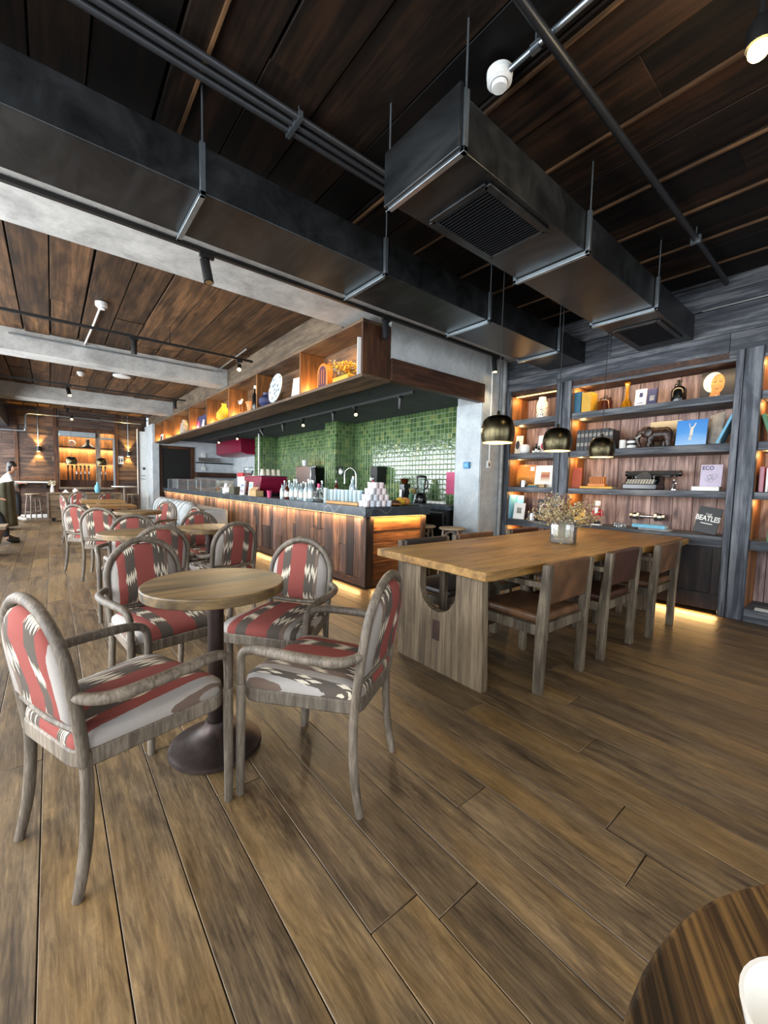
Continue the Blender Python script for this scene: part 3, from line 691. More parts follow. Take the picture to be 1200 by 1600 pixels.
def detector(label, loc, r=0.06):
    t = thing('smoke_detector', label, 'smoke detector', loc)
    MB().lathe([(r, 0.0), (r, 0.02), (r*0.9, 0.022)][::-1], (0, 0, -0.022), 24).build('mounting_base', M['white'], t)
    MB().lathe([(r*0.55, -0.075), (r*0.6, -0.07), (r*0.62, -0.055), (r*0.95, -0.048), (r*0.98, -0.022)], (0, 0, 0), 24).build('sensor_head', M['white'], t)
    MB().lathe([(r*0.66, -0.056), (r*0.66, -0.05)], (0, 0, 0), 24).build('sensor_slot', M['black'], t)
    return t
detector('large white smoke detector at the end of the galvanised conduit', (1.733, 1.31, 3.205), 0.062)
detector('white smoke detector on the nearer rear ceiling field', (0.50, 5.85, 3.22), 0.062)
detector('small white smoke detector between the two rear beams', (0.49, 9.9, 3.22), 0.06)
t = thing('ceiling_speaker', 'round white ceiling disc between the two rear beams', 'ceiling speaker', (1.11, 9.45, 3.22))
MB().lathe([(0.13, -0.03), (0.15, -0.022), (0.15, 0.0)], (0, 0, -0.04), 24).build('disc', M['white'], t); MB().lathe([(0.04, -0.045), (0.04, 0)], (0, 0, 0), 12).build('neck', M['white'], t)
pipe('conduit_pipe', 'thin white conduit from the rear smoke detector to the beam', 'pipe', [(0.50, 5.92, 3.20), (0.48, 6.6, 3.19), (0.44, 7.72, 3.19)], 0.012, M['white'])
pipe('conduit_pipe', 'thin conduit running along the top of the nearer rear beam', 'pipe', spline([(-0.4, 7.66, 3.14), (2.0, 7.66, 3.14), (2.30, 7.66, 3.14), (2.33, 7.5, 3.15), (2.33, 6.2, 3.19)], 5), 0.012, M['galv'])

def track(label, a, b, z, hang=True, group='track lighting rails'):
    a = Vector(a+(z,)); bb = Vector(b+(z,)); t = thing('track_rail', label, 'track light rail', a, 0, group)
    MB().bar((0, 0, 0), bb-a, 0.034, 0.03).build('rail', M['black'], t)
    n = max(2, int((bb-a).length/1.6))
    top = 2.945 if hang == 'beam' else (2.452 if hang == 'bar' else 3.235)
    for i in range(n):
        p = (bb-a)*((i+0.5)/n); MB().tube([p, p+Vector((0, 0, top-z))], 0.005, 6).build('suspension_wire', M['black'], t)
    return t
def track_head(label, loc, aim, lit=False, scale=1.0, group='track spotlights', mat='black'):
    """loc: where the head hangs from the rail; aim: direction the lamp looks"""
    t = thing('track_spotlight', label, 'spotlight', loc, 0, group); aim = Vector(aim).normalized(); s = scale
    MB().box(-0.05*s, 0.05*s, -0.015, 0.015, -0.03, 0.0).build('adapter', M['black'], t, bevel=0.002)
    c = Vector((0, 0, -0.12*s))
    MB().tube([(0.0, 0.032*s, -0.02), (0.0, 0.036*s, -0.12*s)], 0.006, 6).build('bracket', M['black'], t)
    q = aim.to_track_quat('-Z', 'Y').to_matrix().to_4x4()
    L = 0.085*s; r = 0.034*s
    cyl = MB().lathe([(r*0.82, -L+0.01), (r, -L), (r, L), (r*0.9, L+0.006)], c, 20, q).build('lamp_body', M[mat], t)
    MB().lathe([(0, -L-0.001), (r*0.78, -L-0.001), (r*0.78, -L+0.006)], c, 20, q).build('lamp_lens', M['bulb'] if lit else M['steel'], t)
    if lit: spot('track_beam', Vector(loc)+c+aim*(L+0.02), aim, lit, (1.0, 0.78, 0.5), 75, 0.7, 0.02)
    return t
track('long black track rail under the concrete beam in front of the bar', (-2.4, 3.34), (4.72, 3.34), 2.915, 'beam')
track_head('black track spotlight on the concrete beam, above the seating on the left', (0.95, 3.34, 2.90), (0.1, -0.25, -1), False, 1.05)
track_head('track spotlight in front of the shelf end panel, catching window light', (2.70, 3.34, 2.90), (0, -0.1, -1), False, 1.0, mat='darkmetal')
track_head('lit track spotlight at the column end of the beam rail', (4.55, 3.34, 2.90), (0, -0.1, -1), 14, 0.95)
track('black track rail before the nearer rear beam', (-2.1, 6.15), (2.40, 6.15), 3.0)
track_head('unlit black spotlight midway on the rail before the nearer rear beam', (0.86, 6.15, 2.985), (0, 0.1, -1), False)
track_head('glowing spotlight at the shelf end of the rail before the nearer rear beam', (2.20, 6.15, 2.985), (-0.3, -0.75, -0.6), 45, 0.9)
track('black track rail before the farther rear beam', (-2.1, 10.2), (2.42, 10.2), 3.0)
track_head('black spotlight on the rail before the farther rear beam', (0.31, 10.2, 2.985), (0.2, -0.5, -1), 12)
track_head('black spotlight at the shelf end of the rail before the farther rear beam', (2.2, 10.2, 2.985), (0, 0, -1), False)
track('rail with a bright spotlight in front of the far wall', (-2.0, 14.75), (2.40, 14.75), 3.02)
track_head('bright glowing spotlight in front of the far wall hatch', (0.50, 14.75, 3.0), (-0.05, -0.85, -0.5), 25)
track_head('small dark spotlight above the far wall hatch', (0.42, 15.3, 3.225), (0, 0, -1), False, 0.8)
track('black track rail on the dark soffit over the bar', (3.38, 3.62), (3.38, 12.4), 2.31, 'bar')
for i, (y, lit, lb) in enumerate(((3.75, 0, 'dark spotlight at the column end of the bar rail'), (4.69, 40, 'glowing spotlight nearest the column on the bar rail'), (5.25, 0, 'dark spotlight just behind the nearest glowing one on the bar rail'),
        (6.2, 40, 'second glowing spotlight on the bar rail, before the tiled pier'), (6.95, 0, 'dark spotlight above the bottles on the bar rail'), (7.9, 0, 'dark spotlight above the espresso machine on the bar rail'),
        (9.3, 40, 'third glowing spotlight on the bar rail, before the red hood'), (10.6, 40, 'farthest glowing spotlight on the bar rail, near the pastry case'))):
    track_head(lb, (3.38, y*1.03, 2.295), (-0.35, -0.8, -0.62) if lit else (0.55 if i % 2 else 0.3, (-0.35 if i % 2 else 0.3), -1), lit or False, 0.72, 'spotlights over the bar')
# ceiling lamp at the top right
t = thing('ceiling_spotlight', 'glowing spotlight under the dark ceiling at the top right corner', 'spotlight', (2.22, 0.43, 3.22))
MB().tube([(0, 0, 0), (0, 0, -0.16)], 0.012, 8).build('stem', M['black'], t); MB().lathe([(0.03, 0.0), (0.045, -0.03), (0.045, -0.1)], (0, 0, -0.15), 16).build('lamp_body', M['black'], t)
MB().ball((0, 0, -0.265), 0.036).build('bulb', M['bulb'], t); point('ceiling_bulb', (2.22, 0.43, 2.86), 9, (1, 0.75, 0.45), 0.05)
# spots of the rest of the room, outside the picture
for x, y, pw in ((0.3, -0.6, 26), (-1.2, 1.2, 22), (3.2, -0.9, 12), (-0.9, 4.4, 16)):
    spot('room_spot', (x, y, 3.05), (0.05, 0.2, -1), pw*1.5, (1, 0.72, 0.42), 75, 0.8, 0.05)

# pendant lamps
def pendant():
    t = thing('pendant_lamp', '', 'pendant lamp', (0, 0, 0), 0, 'bronze pendants above the long table')
    prof = [(0.004, 0.197), (0.045, 0.195), (0.078, 0.185), (0.101, 0.163), (0.115, 0.13), (0.122, 0.09), (0.121, 0.055), (0.116, 0.025), (0.110, 0.0)]
    b = MB(); n = 40
    outer = prof; inner = [(r-0.004 if r > 0.01 else r, z-0.004) for r, z in prof]
    rings = [[b.bm.verts.new((r*math.cos(2*PI*k/n), r*math.sin(2*PI*k/n), z)) for k in range(n)] for r, z in outer]
    for a, c in zip(rings[:-1], rings[1:]):
        for k in range(n): b.bm.faces.new((a[k], a[(k+1) % n], c[(k+1) % n], c[k]))
    b.bm.faces.new(rings[0])
    shd = b.build('lamp_shade', M['brass'], t)
    b = MB(); rings = [[b.bm.verts.new((r*math.cos(2*PI*k/n), r*math.sin(2*PI*k/n), z)) for k in range(n)] for r, z in inner]
    for a, c in zip(rings[:-1], rings[1:]):
        for k in range(n): b.bm.faces.new((a[k], a[(k+1) % n], c[(k+1) % n], c[k]))
    b.bm.faces.new(rings[0]); b.build('shade_lining', M['brassin'], shd)
    MB().tube([(0, 0, 0.195), (0, 0, 3.225-1.53)], 0.0035, 6).build('cord', M['black'], t)
    MB().lathe([(0.012, 0.0), (0.012, 0.03), (0.006, 0.04)], (0, 0, 0.19), 12).build('cord_grip', M['brass'], t)
    MB().ball((0, 0, 0.10), 0.028).build('bulb', M['bulb'], t)
    return t
p0 = pendant()
for i, (x, lb) in enumerate(((2.565, 'bronze dome pendant nearest the column edge, first of the three over the long table'), (3.435, 'bronze dome pendant in the middle of the three over the long table'), (4.32, 'bronze dome pendant nearest the main bookcase, third over the long table'))):
    place(p0, i == 0, (x, 1.83, 1.53), 0, lb); point('pendant_bulb', (x, 1.83, 1.585), 2.4, (1, 0.78, 0.45), 0.03)
for x, lb in ((0.42, 'metal dome pendant in front of the left half of the lit hatch'), (1.05, 'metal dome pendant in front of the right half of the lit hatch')):
    c = copy_tree(p0); c.location = (x, 13.2, 1.53); c['label'] = lb; c['group'] = 'pendants before the far hatch'
# ================================================================== ARMCHAIRS AND CAFE TABLES
def armchair():
    t = thing('armchair', '', 'armchair', (0, 0, 0), 0, 'striped bentwood armchairs'); F = M['frame']; R = 0.0168
    def hoop(z):   # lean of the back
        return -0.192-0.065*max(0, (z-0.40))/0.46
    pts = [(hoop(0.38), -0.185, 0.38), (hoop(0.5), -0.191, 0.5), (hoop(0.64), -0.194, 0.64)]
    for k in range(1, 12):
        a = PI*k/12; z = 0.65+0.2*math.sin(a); pts.append((hoop(z), -0.194*math.cos(a), z))
    pts += [(x, -y, z) for x, y, z in pts[2::-1]]
    MB().tube(spline(pts, 4), R, 12).build('back_hoop', F, t)
    for s in (-1, 1):
        leg = spline([(-0.193, s*0.185, 0.42), (-0.188, s*0.186, 0.30), (-0.198, s*0.19, 0.14), (-0.224, s*0.195, 0.0)], 6)
        MB().tube(leg, [0.0172]*(len(leg)-8)+[0.0172-0.0004*i for i in range(8)], 12).build('leg', F, t)
        leg = spline([(0.245, s*0.252, 0.44), (0.247, s*0.252, 0.2), (0.25, s*0.25, 0.0)], 6); n = len(leg)
        MB().tube(leg, [0.018-0.003*i/n for i in range(n)], 12).build('leg', F, t)
        arm = spline([(hoop(0.60), s*0.194, 0.60), (-0.195, s*0.228, 0.590), (-0.14, s*0.258, 0.585), (-0.02, s*0.275, 0.588), (0.12, s*0.270, 0.588), (0.20, s*0.262, 0.580), (0.237, s*0.256, 0.555), (0.245, s*0.253, 0.50), (0.245, s*0.252, 0.40)], 6)
        n = len(arm); MB().tube(arm, [0.0152+0.004*math.sin(PI*min(1, i/(n*0.75))) for i in range(n)], 12).build('arm', F, t)
    def seat_outline(off=0.0, n=14):
        out = []
        def arc(cx, cyy, r, a0, a1):
            for k in range(n//2+1):
                a = a0+(a1-a0)*k/(n//2); out.append((cx+(r+off)*math.cos(a), cyy+(r+off)*math.sin(a)))
        arc(0.19, 0.17, 0.07, PI/2, 0); arc(0.19, -0.17, 0.07, 0, -PI/2); arc(-0.15, -0.135, 0.06, -PI/2, -PI); arc(-0.15, 0.135, 0.06, PI, PI/2)
        res = []
        for i, p in enumerate(out):
            q = out[(i+1) % len(out)]; res.append(p)
            d = math.hypot(q[0]-p[0], q[1]-p[1])
            if d > 0.06:
                m = int(d/0.04)
                for k in range(1, m): res.append((p[0]+(q[0]-p[0])*k/m, p[1]+(q[1]-p[1])*k/m))
        return res
    MB().prism(seat_outline(0.006), 0.372, 0.425).build('seat_frame', F, t, bevel=0.006)
    b = MB(); o = seat_outline(0.0); N = len(o); rings = []
    for s_, z in ((1.0, 0.423), (1.012, 0.435), (1.0, 0.452), (0.93, 0.467), (0.8, 0.477), (0.55, 0.486), (0.28, 0.490)):
        rings.append([b.bm.verts.new((0.02+(p[0]-0.02)*s_, p[1]*s_, z)) for p in o])
    for a, c in zip(rings[:-1], rings[1:]):
        for k in range(N): b.bm.faces.new((a[k], a[(k+1) % N], c[(k+1) % N], c[k]))
    b.bm.faces.new(rings[-1]); b.bm.faces.new(rings[0][::-1]); b.build('seat_cushion', M['ikat_x'], t, angle=60)
    # padded back panel inside the hoop
    def outline(w):
        pl = [(-w, 0.505), (-w, 0.57), (-w, 0.65)]
        for k in range(1, 16):
            a = PI*k/16; pl.append((-w*math.cos(a), 0.65+w*math.sin(a)))
        pl += [(w, 0.65), (w, 0.57), (w, 0.505)]
        for k in range(1, 6): pl.append((w-2*w*k/6, 0.505-0.012*math.sin(PI*k/6)))
        return pl
    b = MB(); rings = []
    for w, dx in ((0.10, -0.030), (0.155, -0.026), (0.174, -0.015), (0.179, 0.0), (0.174, 0.015), (0.155, 0.027), (0.10, 0.033)):
        sc_ = w/0.179; zc = 0.655
        rings.append([b.bm.verts.new((hoop(z)+dx, y*sc_, zc+(z-zc)*sc_)) for y, z in outline(0.179)])
    N = len(rings[0])
    for a, c in zip(rings[:-1], rings[1:]):
        for k in range(N): b.bm.faces.new((a[k], a[(k+1) % N], c[(k+1) % N], c[k]))
    b.bm.faces.new(rings[0][::-1]); b.bm.faces.new(rings[-1]); b.build('back_panel', M['ikat_z'], t, angle=60)
    MB().tube(spline([(hoop(0.485), -0.188, 0.490), (hoop(0.485)-0.004, 0, 0.478), (hoop(0.485), 0.188, 0.490)], 6), 0.0125, 8).build('back_rail', F, t)
    return t
ac = armchair()
CH = [((0.168, 1.63), 21, 'striped armchair at the lower left, side-on with its back turned to the corner'),
      ((0.880, 1.41), 122, 'striped armchair right of the nearest round table, seen from behind and the side'),
      ((0.46, 2.46), -77, 'striped armchair behind the left side of the nearest round table'),
      ((0.99, 2.09), 217, 'striped armchair behind the right side of the nearest round table, before the bar corner'),
      ((0.60, 3.63), 97, 'golden-lit striped armchair directly behind the one at the nearest table\'s left side'),
      ((0.57, 4.26), -97, 'striped armchair tucked under the far side of the second round table'),
      ((1.145, 3.64), 100, 'striped armchair seen from behind at the round table nearest the bar'),
      ((1.25, 4.46), -88, 'striped armchair behind the round table nearest the bar'),
      ((1.17, 5.45), 195, 'warm-lit striped armchair whose hoop peeks out close to the counter front'),
      ((0.53, 5.91), 62, 'striped armchair seen from behind with grey hoop, left of the second round table'),
      ((0.41, 6.62), 42, 'brown-shadowed striped armchair at the edge of the aisle, its arm and seat catching light'),
      ((1.2, 6.97), 215, 'striped armchair in front of the grey sofa'),
      ((0.40, 9.3), 12, 'pale armchair seen edge-on along the aisle'),
      ((0.40, 10.1), 5, 'second pale armchair edge-on along the aisle, beyond the first'),
      ((0.47, 11.9), -100, 'striped armchair behind the far square tables, on the aisle side'),
      ((1.1, 11.6), -80, 'striped armchair behind the far square tables, on the sofa side')]
for i, ((x, y), a, lb) in enumerate(CH): place(ac, i == 0, (x, y, 0), math.radians(a), lb)

def round_table():
    t = thing('round_table', '', 'table', (0, 0, 0), 0, 'round pedestal tables')
    MB().lathe([(0.275, 0.712), (0.292, 0.714), (0.293, 0.753), (0.288, 0.757)], n=56).build('tabletop', M['roundtop'], t, bevel=0.003)
    MB().lathe([(0.03, 0.03), (0.034, 0.05), (0.034, 0.70), (0.05, 0.712)], n=24).build('column', M['iron'], t)
    MB().lathe([(0.19, 0.0), (0.197, 0.006), (0.195, 0.022), (0.178, 0.032), (0.13, 0.045), (0.08, 0.075), (0.05, 0.10), (0.044, 0.125), (0.036, 0.13)], n=40).build('pedestal_base', M['iron'], t)
    return t
rt = round_table()
for i, ((x, y), lb) in enumerate((((0.552, 1.84), 'nearest round wooden pedestal table, ringed by four striped armchairs'), ((0.56, 3.95), 'second round wooden table in the left row, half hidden by armchair hoops'),
        ((1.17, 4.08), 'round wooden table nearest the bar counter'), ((0.92, 6.5), 'round wooden table before the far square tables'))):
    place(rt, i == 0, (x, y, 0), math.radians(i*40), lb)
def square_table(label, x0, x1, y0, y1):
    cx, c = (x0+x1)/2, (y0+y1)/2; t = thing('square_table', label, 'table', (cx, c, 0), 0, 'far square tables')
    MB().box(x0-cx, x1-cx, y0-c, y1-c, 0.70, 0.745).build('tabletop', M['table'], t, bevel=0.004)
    MB().lathe([(0.034, 0.03), (0.034, 0.70)], n=16).build('column', M['iron'], t); MB().lathe([(0.2, 0), (0.2, 0.02), (0.05, 0.06)], n=24).build('pedestal_base', M['iron'], t)
square_table('square wooden table nearer the room middle of the far two', 0.46, 1.12, 7.95, 8.65)
square_table('square wooden table farther back of the far two', 0.44, 1.16, 9.7, 10.5)

# table at the photographer's elbow
t = thing('round_table', 'dark grained round table cut off at the lower right corner', 'table', (0.43, -0.317, 0))
MB().lathe([(0.41, 0.705), (0.43, 0.708), (0.434, 0.735), (0.43, 0.74)], n=72).build('tabletop', M['neartop'], t, bevel=0.003).rotation_euler = (0, 0, math.radians(30))
MB().lathe([(0.034, 0.03), (0.034, 0.705)], n=20).build('column', M['iron'], t); MB().lathe([(0.24, 0), (0.24, 0.02), (0.06, 0.07), (0.036, 0.12)], n=32).build('pedestal_base', M['iron'], t)
t = thing('cup', 'white china cup on the dark grained table at the lower right corner', 'cup', (0.432, -0.014, 0.7405)); t.scale = (1.2, 1.2, 0.82)
MB().lathe([(0.028, 0), (0.036, 0.008), (0.048, 0.05), (0.052, 0.075), (0.0495, 0.075), (0.045, 0.05), (0.033, 0.012), (0, 0.009)], n=40).build('bowl', M['ceramic'], t)
MB().tube(spline([(0.047, 0, 0.06), (0.075, 0, 0.06), (0.08, 0, 0.04), (0.043, 0, 0.025)], 6), 0.005, 8).build('handle', M['ceramic'], t).rotation_euler = (0, 0, -0.9)

# ================================================================== LONG TABLE AND ITS CHAIRS
t = thing('long_table', 'long live-edge oak table on slab legs with a round cut-out', 'table', (1.80, 1.80, 0)); ox, oy = 1.80, 1.80
poly = [(1.805, 2.275), (1.80, 2.0), (1.802, 1.6), (1.79, 1.318), (1.85, 1.30), (2.3, 1.285), (2.9, 1.255), (3.5, 1.225), (4.1, 1.18), (4.55, 1.155), (4.85, 1.18), (4.93, 1.30), (4.95, 1.9), (4.94, 2.33), (4.2, 2.335), (3.4, 2.30), (2.5, 2.29)]
MB().prism([(x-ox, y-oy) for x, y in poly], 0.688, 0.74).build('tabletop', M['table'], t, bevel=0.006)
def slab(x):
    b = MB(); prof = [(1.395, 0.0), (2.14, 0.0), (2.10, 0.687), (1.925, 0.687), (1.925, 0.545)]
    for k in range(1, 12):
        a = -PI*k/12; prof.append((1.77+0.155*math.cos(a), 0.545+0.155*math.sin(a)))
    prof += [(1.615, 0.545), (1.615, 0.687), (1.42, 0.687)]
    return b.prism([(y-oy, z) for y, z in prof], x-ox, x-ox+0.06, 'x')
for x in (1.90, 4.55): slab(x).build('leg', M['tableleg'], t, bevel=0.005)
MB().box(0.097, 2.80, -0.064, -0.002, 0.206, 0.336).build('stretcher', M['darkbrown'], t, bevel=0.003)
MB().box(0.02, 0.18, -0.10, 0.42, -0.0, 0.012).build('floor_plate', M['galv'], t) if False else None

def leather_chair(lm):
    t = thing('dining_chair', '', 'chair', (0, 0, 0), 0, 'square oak armchairs at the long table'); W = M['bigchair']; w = 0.255
    for s in (-1, 1):
        p = [(-0.225, 0), (-0.175, 0), (-0.175, 0.40), (-0.205, 0.765), (-0.25, 0.765), (-0.232, 0.40)]
        MB().prism(p, s*w-0.024, s*w+0.024, 'y').build('leg', W, t, bevel=0.004)
        MB().prism([(0.20, 0), (0.245, 0), (0.25, 0.63), (0.205, 0.63)], s*w-0.022, s*w+0.022, 'y').build('leg', W, t, bevel=0.004)
        MB().box(-0.20, 0.27, s*w-0.026, s*w+0.026, 0.625, 0.66).build('arm', W, t, bevel=0.006)
        MB().box(-0.19, 0.22, s*w-0.018, s*w+0.018, 0.345, 0.405).build('seat_rail', W, t, bevel=0.003)
    for a0 in (-0.205, 0.21): MB().box(a0, a0+0.03, -w, w, 0.345, 0.405).build('seat_rail', W, t, bevel=0.003)
    MB().box(-0.19, 0.255, -w+0.02, w-0.02, 0.40, 0.455).build('seat_cushion', M[lm], t, bevel=0.022, seg=4)
    m = Matrix.Rotation(-0.09, 4, 'Y')
    b = MB(); b.box(-0.024, 0.024, -w+0.012, w-0.012, -0.125, 0.125); b.build('backrest', M[lm], t, bevel=0.014, seg=3, loc=(-0.208, 0, 0.645)).rotation_euler = (0, -0.085, 0)
    return t
lc = leather_chair('leather'); ld = leather_chair('leather_red'); lk = leather_chair('leather_dark')
place(lc, 1, (2.43, 1.40, 0), PI/2, 'tan leather oak armchair on the open side of the long table, beside the slab leg')
place(ld, 1, (3.235, 1.39, 0), PI/2, 'dark red-brown leather oak armchair, middle one of the long table\'s open side')
place(lc, 0, (4.02, 1.34, 0), PI/2, 'tan leather oak armchair at the bookcase end of the long table\'s open side')
place(lk, 1, (2.40, 2.16, 0), -PI/2, 'oak armchair with dark leather across the long table, nearest the bar corner')
place(lc, 0, (3.06, 2.18, 0), -PI/2, 'oak armchair with tan leather back across the long table, before the column')
place(ld, 0, (3.92, 2.20, 0), -PI/2, 'oak armchair with brown leather back across the long table, nearest the narrow bookcase')

# vase of dried flowers
t = thing('vase', 'square clear glass vase standing on the long table', 'vase', (3.37, 1.70, 0.741)); b = MB(); n = 4
sec = [(0.092, 0.0), (0.098, 0.006), (0.102, 0.16), (0.09, 0.195), (0.062, 0.212), (0.058, 0.235), (0.062, 0.24), (0.057, 0.24), (0.053, 0.233), (0.057, 0.210), (0.085, 0.19), (0.097, 0.158), (0.092, 0.014)]
b = MB(); rings = []
for r, z in sec:
    p_ = 6.0 if r > 0.06 else 2.5; ring = []
    for k in range(32):
        a = 2*PI*k/32; c_, s_ = math.cos(a), math.sin(a); q_ = (abs(c_)**p_+abs(s_)**p_)**(-1/p_); ring.append(b.bm.verts.new((r*q_*c_, r*q_*s_, z)))
    rings.append(ring)
for a, c in zip(rings[:-1], rings[1:]):
    for k in range(32): b.bm.faces.new((a[k], a[(k+1) % 32], c[(k+1) % 32], c[k]))
b.bm.faces.new(rings[0][::-1]); b.bm.faces.new(rings[-1])
b.build('glass_body', M['glass_smoke'], t, angle=60); t.rotation_euler = (0, 0, 0.35)
def bouquet(name, label, loc, base_r, spread, h, n, mats, seed, stems=True, low=0.02, size=0.011):
    t = thing(name, label, 'flowers', loc); q = random.Random(seed); st = MB(); fl = [MB() for _ in mats]
    for i in range(n):
        a = q.uniform(0, 2*PI); r = spread*math.sqrt(q.random()); hh = h*q.uniform(0.55, 1.0)*(1-0.35*(r/spread)**2); b0 = (base_r*q.uniform(-1, 1), base_r*q.uniform(-1, 1), low)
        e = (r*math.cos(a), r*math.sin(a), hh); mid = (e[0]*0.25, e[1]*0.25, hh*0.55+low)
        pts = spline([b0, mid, e], 4); st.tube(pts, 0.0016, 4)
        k = q.randrange(len(mats))
        for j in range(q.randint(5, 9)):
            p = pts[-1-min(j//2, 4)]; d = Vector((q.gauss(0, 1), q.gauss(0, 1), q.gauss(0, 1)))*0.016; s_ = size*q.uniform(0.5, 1.2)
            m = Matrix.Rotation(q.uniform(0, 6), 4, (q.random()+0.1, q.random(), q.random())); fl[k].ball(p+d, s_, s_*0.9, s_*0.5, 6, m)
            st.tube([p, p+d], 0.0009, 3)
    st.build('stems', M['straw'], t, smooth=False)
    for b_, m_ in zip(fl, mats): b_.build('blossoms', M[m_], t)
    return t
bouquet('dried_flowers', 'bunch of dried wild flowers in the glass vase on the long table', (3.37, 1.70, 0.758), 0.055, 0.29, 0.43, 120, ['petal', 'straw', 'plum', 'petal'], 11, size=0.009)

# ================================================================== STOOLS
def bar_stool(h, label, loc, group='round bentwood bar stools'):
    t = thing('bar_stool', label, 'stool', loc, 0.5, group); F = M['stool']
    MB().lathe([(0.155, h-0.03), (0.17, h-0.028), (0.175, h-0.012), (0.165, h)], n=32).build('seat', M['rope'], t, bevel=0.004)
    for k in range(4):
        a = PI/4+PI*k/2; c_, s_ = math.cos(a), math.sin(a)
        MB().tube([(0.135*c_, 0.135*s_, h-0.03), (0.195*c_, 0.195*s_, 0)], 0.016, 10).build('leg', F, t)
        a2 = a+PI/2; d_, e_ = math.cos(a2), math.sin(a2)
        P1 = Vector((0.165*c_, 0.165*s_, h*0.55)); P2 = Vector((0.165*d_, 0.165*e_, h*0.55)); top = (P1+P2)*0.42; top.z = h-0.05
        MB().tube(spline([P1, P1*0.9+Vector((0, 0, h*0.28)), top, P2*0.9+Vector((0, 0, h*0.28)), P2], 5), 0.009, 8).build('bent_brace', F, t)
    MB().tube([(0.178*math.cos(2*PI*k/24), 0.178*math.sin(2*PI*k/24), h*0.30) for k in range(25)], 0.009, 8, caps=False).build('foot_ring', F, t)
    return t
bar_stool(0.655, 'round wicker-seated stool beside the concrete column at the bar end', (4.10, 3.58, 0))
bar_stool(0.655, 'round stool half hidden behind the end panel of the bar', (3.96, 3.98, 0))
bar_stool(0.72, 'round stool before the far plank wall, left of the wooden crate', (-0.40, 15.05, 0))
bar_stool(0.72, 'round stool before the white door at the far end', (1.98, 14.9, 0))
# ================================================================== FAR END OF THE ROOM
t = thing('sofa', 'low grey sofa against the counter front, beyond the armchairs', 'sofa', (2.05, 9.1, 0))
MB().box(-0.75, 0.55, -1.25, 1.25, 0.06, 0.34).build('base', M['sofa'], t, bevel=0.02)
MB().box(0.12, 0.55, -1.25, 1.25, 0.34, 0.66).build('backrest', M['sofa'], t, bevel=0.05, seg=4)
for s in (-1.1, 1.1): MB().box(-0.65, 0.45, s-0.04, s+0.04, 0, 0.06).build('leg', M['darkbrown'], t)
for i, y in enumerate((8.05, 8.6, 9.15, 9.7, 10.2)):
    c = thing('cushion', ('pale grey piped cushion at the armchair end of the sofa', 'second pale grey piped cushion on the sofa', 'middle pale grey piped cushion on the sofa', 'fourth pale grey piped cushion on the sofa', 'pale grey piped cushion at the white column end of the sofa')[i], 'cushion', (1.86, y, 0.345), 0, 'cushions on the sofa')
    b = MB(); b.ball((0, 0, 0.24), 0.17, 0.29, 0.25, 20)
    for v in b.bm.verts:
        x, yy, z = v.co; r = max(abs(yy)/0.29, abs(z-0.24)/0.25)
        if r > 0: k_ = math.hypot(yy/0.29, (z-0.24)/0.25)/max(r, 1e-6); k_ = min(k_, 1.28); v.co.y *= k_*0.92; v.co.z = 0.24+(z-0.24)*k_*0.92
    b.build('cushion_body', M['sofa'], c)
    for dy in (-0.14, 0.12):
        b = MB(); b.tube([(0.172*math.cos(a), dy, 0.24+0.232*math.sin(a)) for a in [2*PI*k/20 for k in range(21)]], 0.004, 6, caps=False); b.build('piping', M['piping'], c)
    c.rotation_euler = (0, 0.22, 0)

t = thing('planter_crate', 'long wooden plank crate on castors before the far hatch', 'crate', (0.75, 14.25, 0)); b = MB()
for z in (0.10, 0.26, 0.42, 0.58):
    b.box(-0.83, 0.83, -0.25, -0.22, z, z+0.155).box(-0.83, 0.83, 0.22, 0.25, z, z+0.155).box(-0.83, -0.80, -0.22, 0.22, z, z+0.155).box(0.80, 0.83, -0.22, 0.22, z, z+0.155)
b.box(-0.80, 0.80, -0.22, 0.22, 0.10, 0.13); b.build('plank_body', M['crate'], t, smooth=False, bevel=0.004)
MB().box(-0.86, 0.86, -0.28, 0.28, 0.74, 0.775).build('lid', M['crate'], t, bevel=0.004)
MB().box(-0.855, -0.81, -0.275, -0.22, 0.1, 0.74).box(0.81, 0.855, -0.275, -0.22, 0.1, 0.74).build('corner_post', M['stool'], t)
for x in (-0.72, 0.72):
    for y in (-0.18, 0.18): MB().lathe([(0.045, -0.015), (0.045, 0.015)], (x, y, 0.048), 14, Matrix.Rotation(PI/2, 4, 'X')).box(x-0.02, x+0.02, y-0.02, y+0.02, 0.06, 0.10).build('castor', M['rubber'], t)
t = thing('high_table', 'small round white-topped high table before the far wall', 'table', (1.56, 13.2, 0))
MB().lathe([(0.29, 0.965), (0.30, 0.97), (0.30, 0.99)], n=32).build('tabletop', M['white'], t); MB().lathe([(0.03, 0.02), (0.03, 0.965)], n=12).build('column', M['stool'], t); MB().lathe([(0.22, 0), (0.22, 0.02), (0.04, 0.04)], n=24).build('pedestal_base', M['iron'], t)
t = thing('wall_ledge', 'white wall ledge table on the far plank wall, left of the crate', 'ledge', (-0.35, FY-0.2, 1.02)); MB().box(-0.45, 0.3, -0.14, 0.16, 0, 0.035).build('ledge_top', M['white'], t, bevel=0.004); MB().box(-0.4, -0.36, -0.1, 0.16, -0.16, 0).box(0.2, 0.24, -0.1, 0.16, -0.16, 0).build('wall_bracket', M['black'], t)
bouquet('dried_flowers', 'pale star-shaped flowers in the slim white vase on the crate', (0.02, 14.25, 0.90), 0.01, 0.09, 0.24, 16, ['cream', 'petal'], 4, size=0.016)
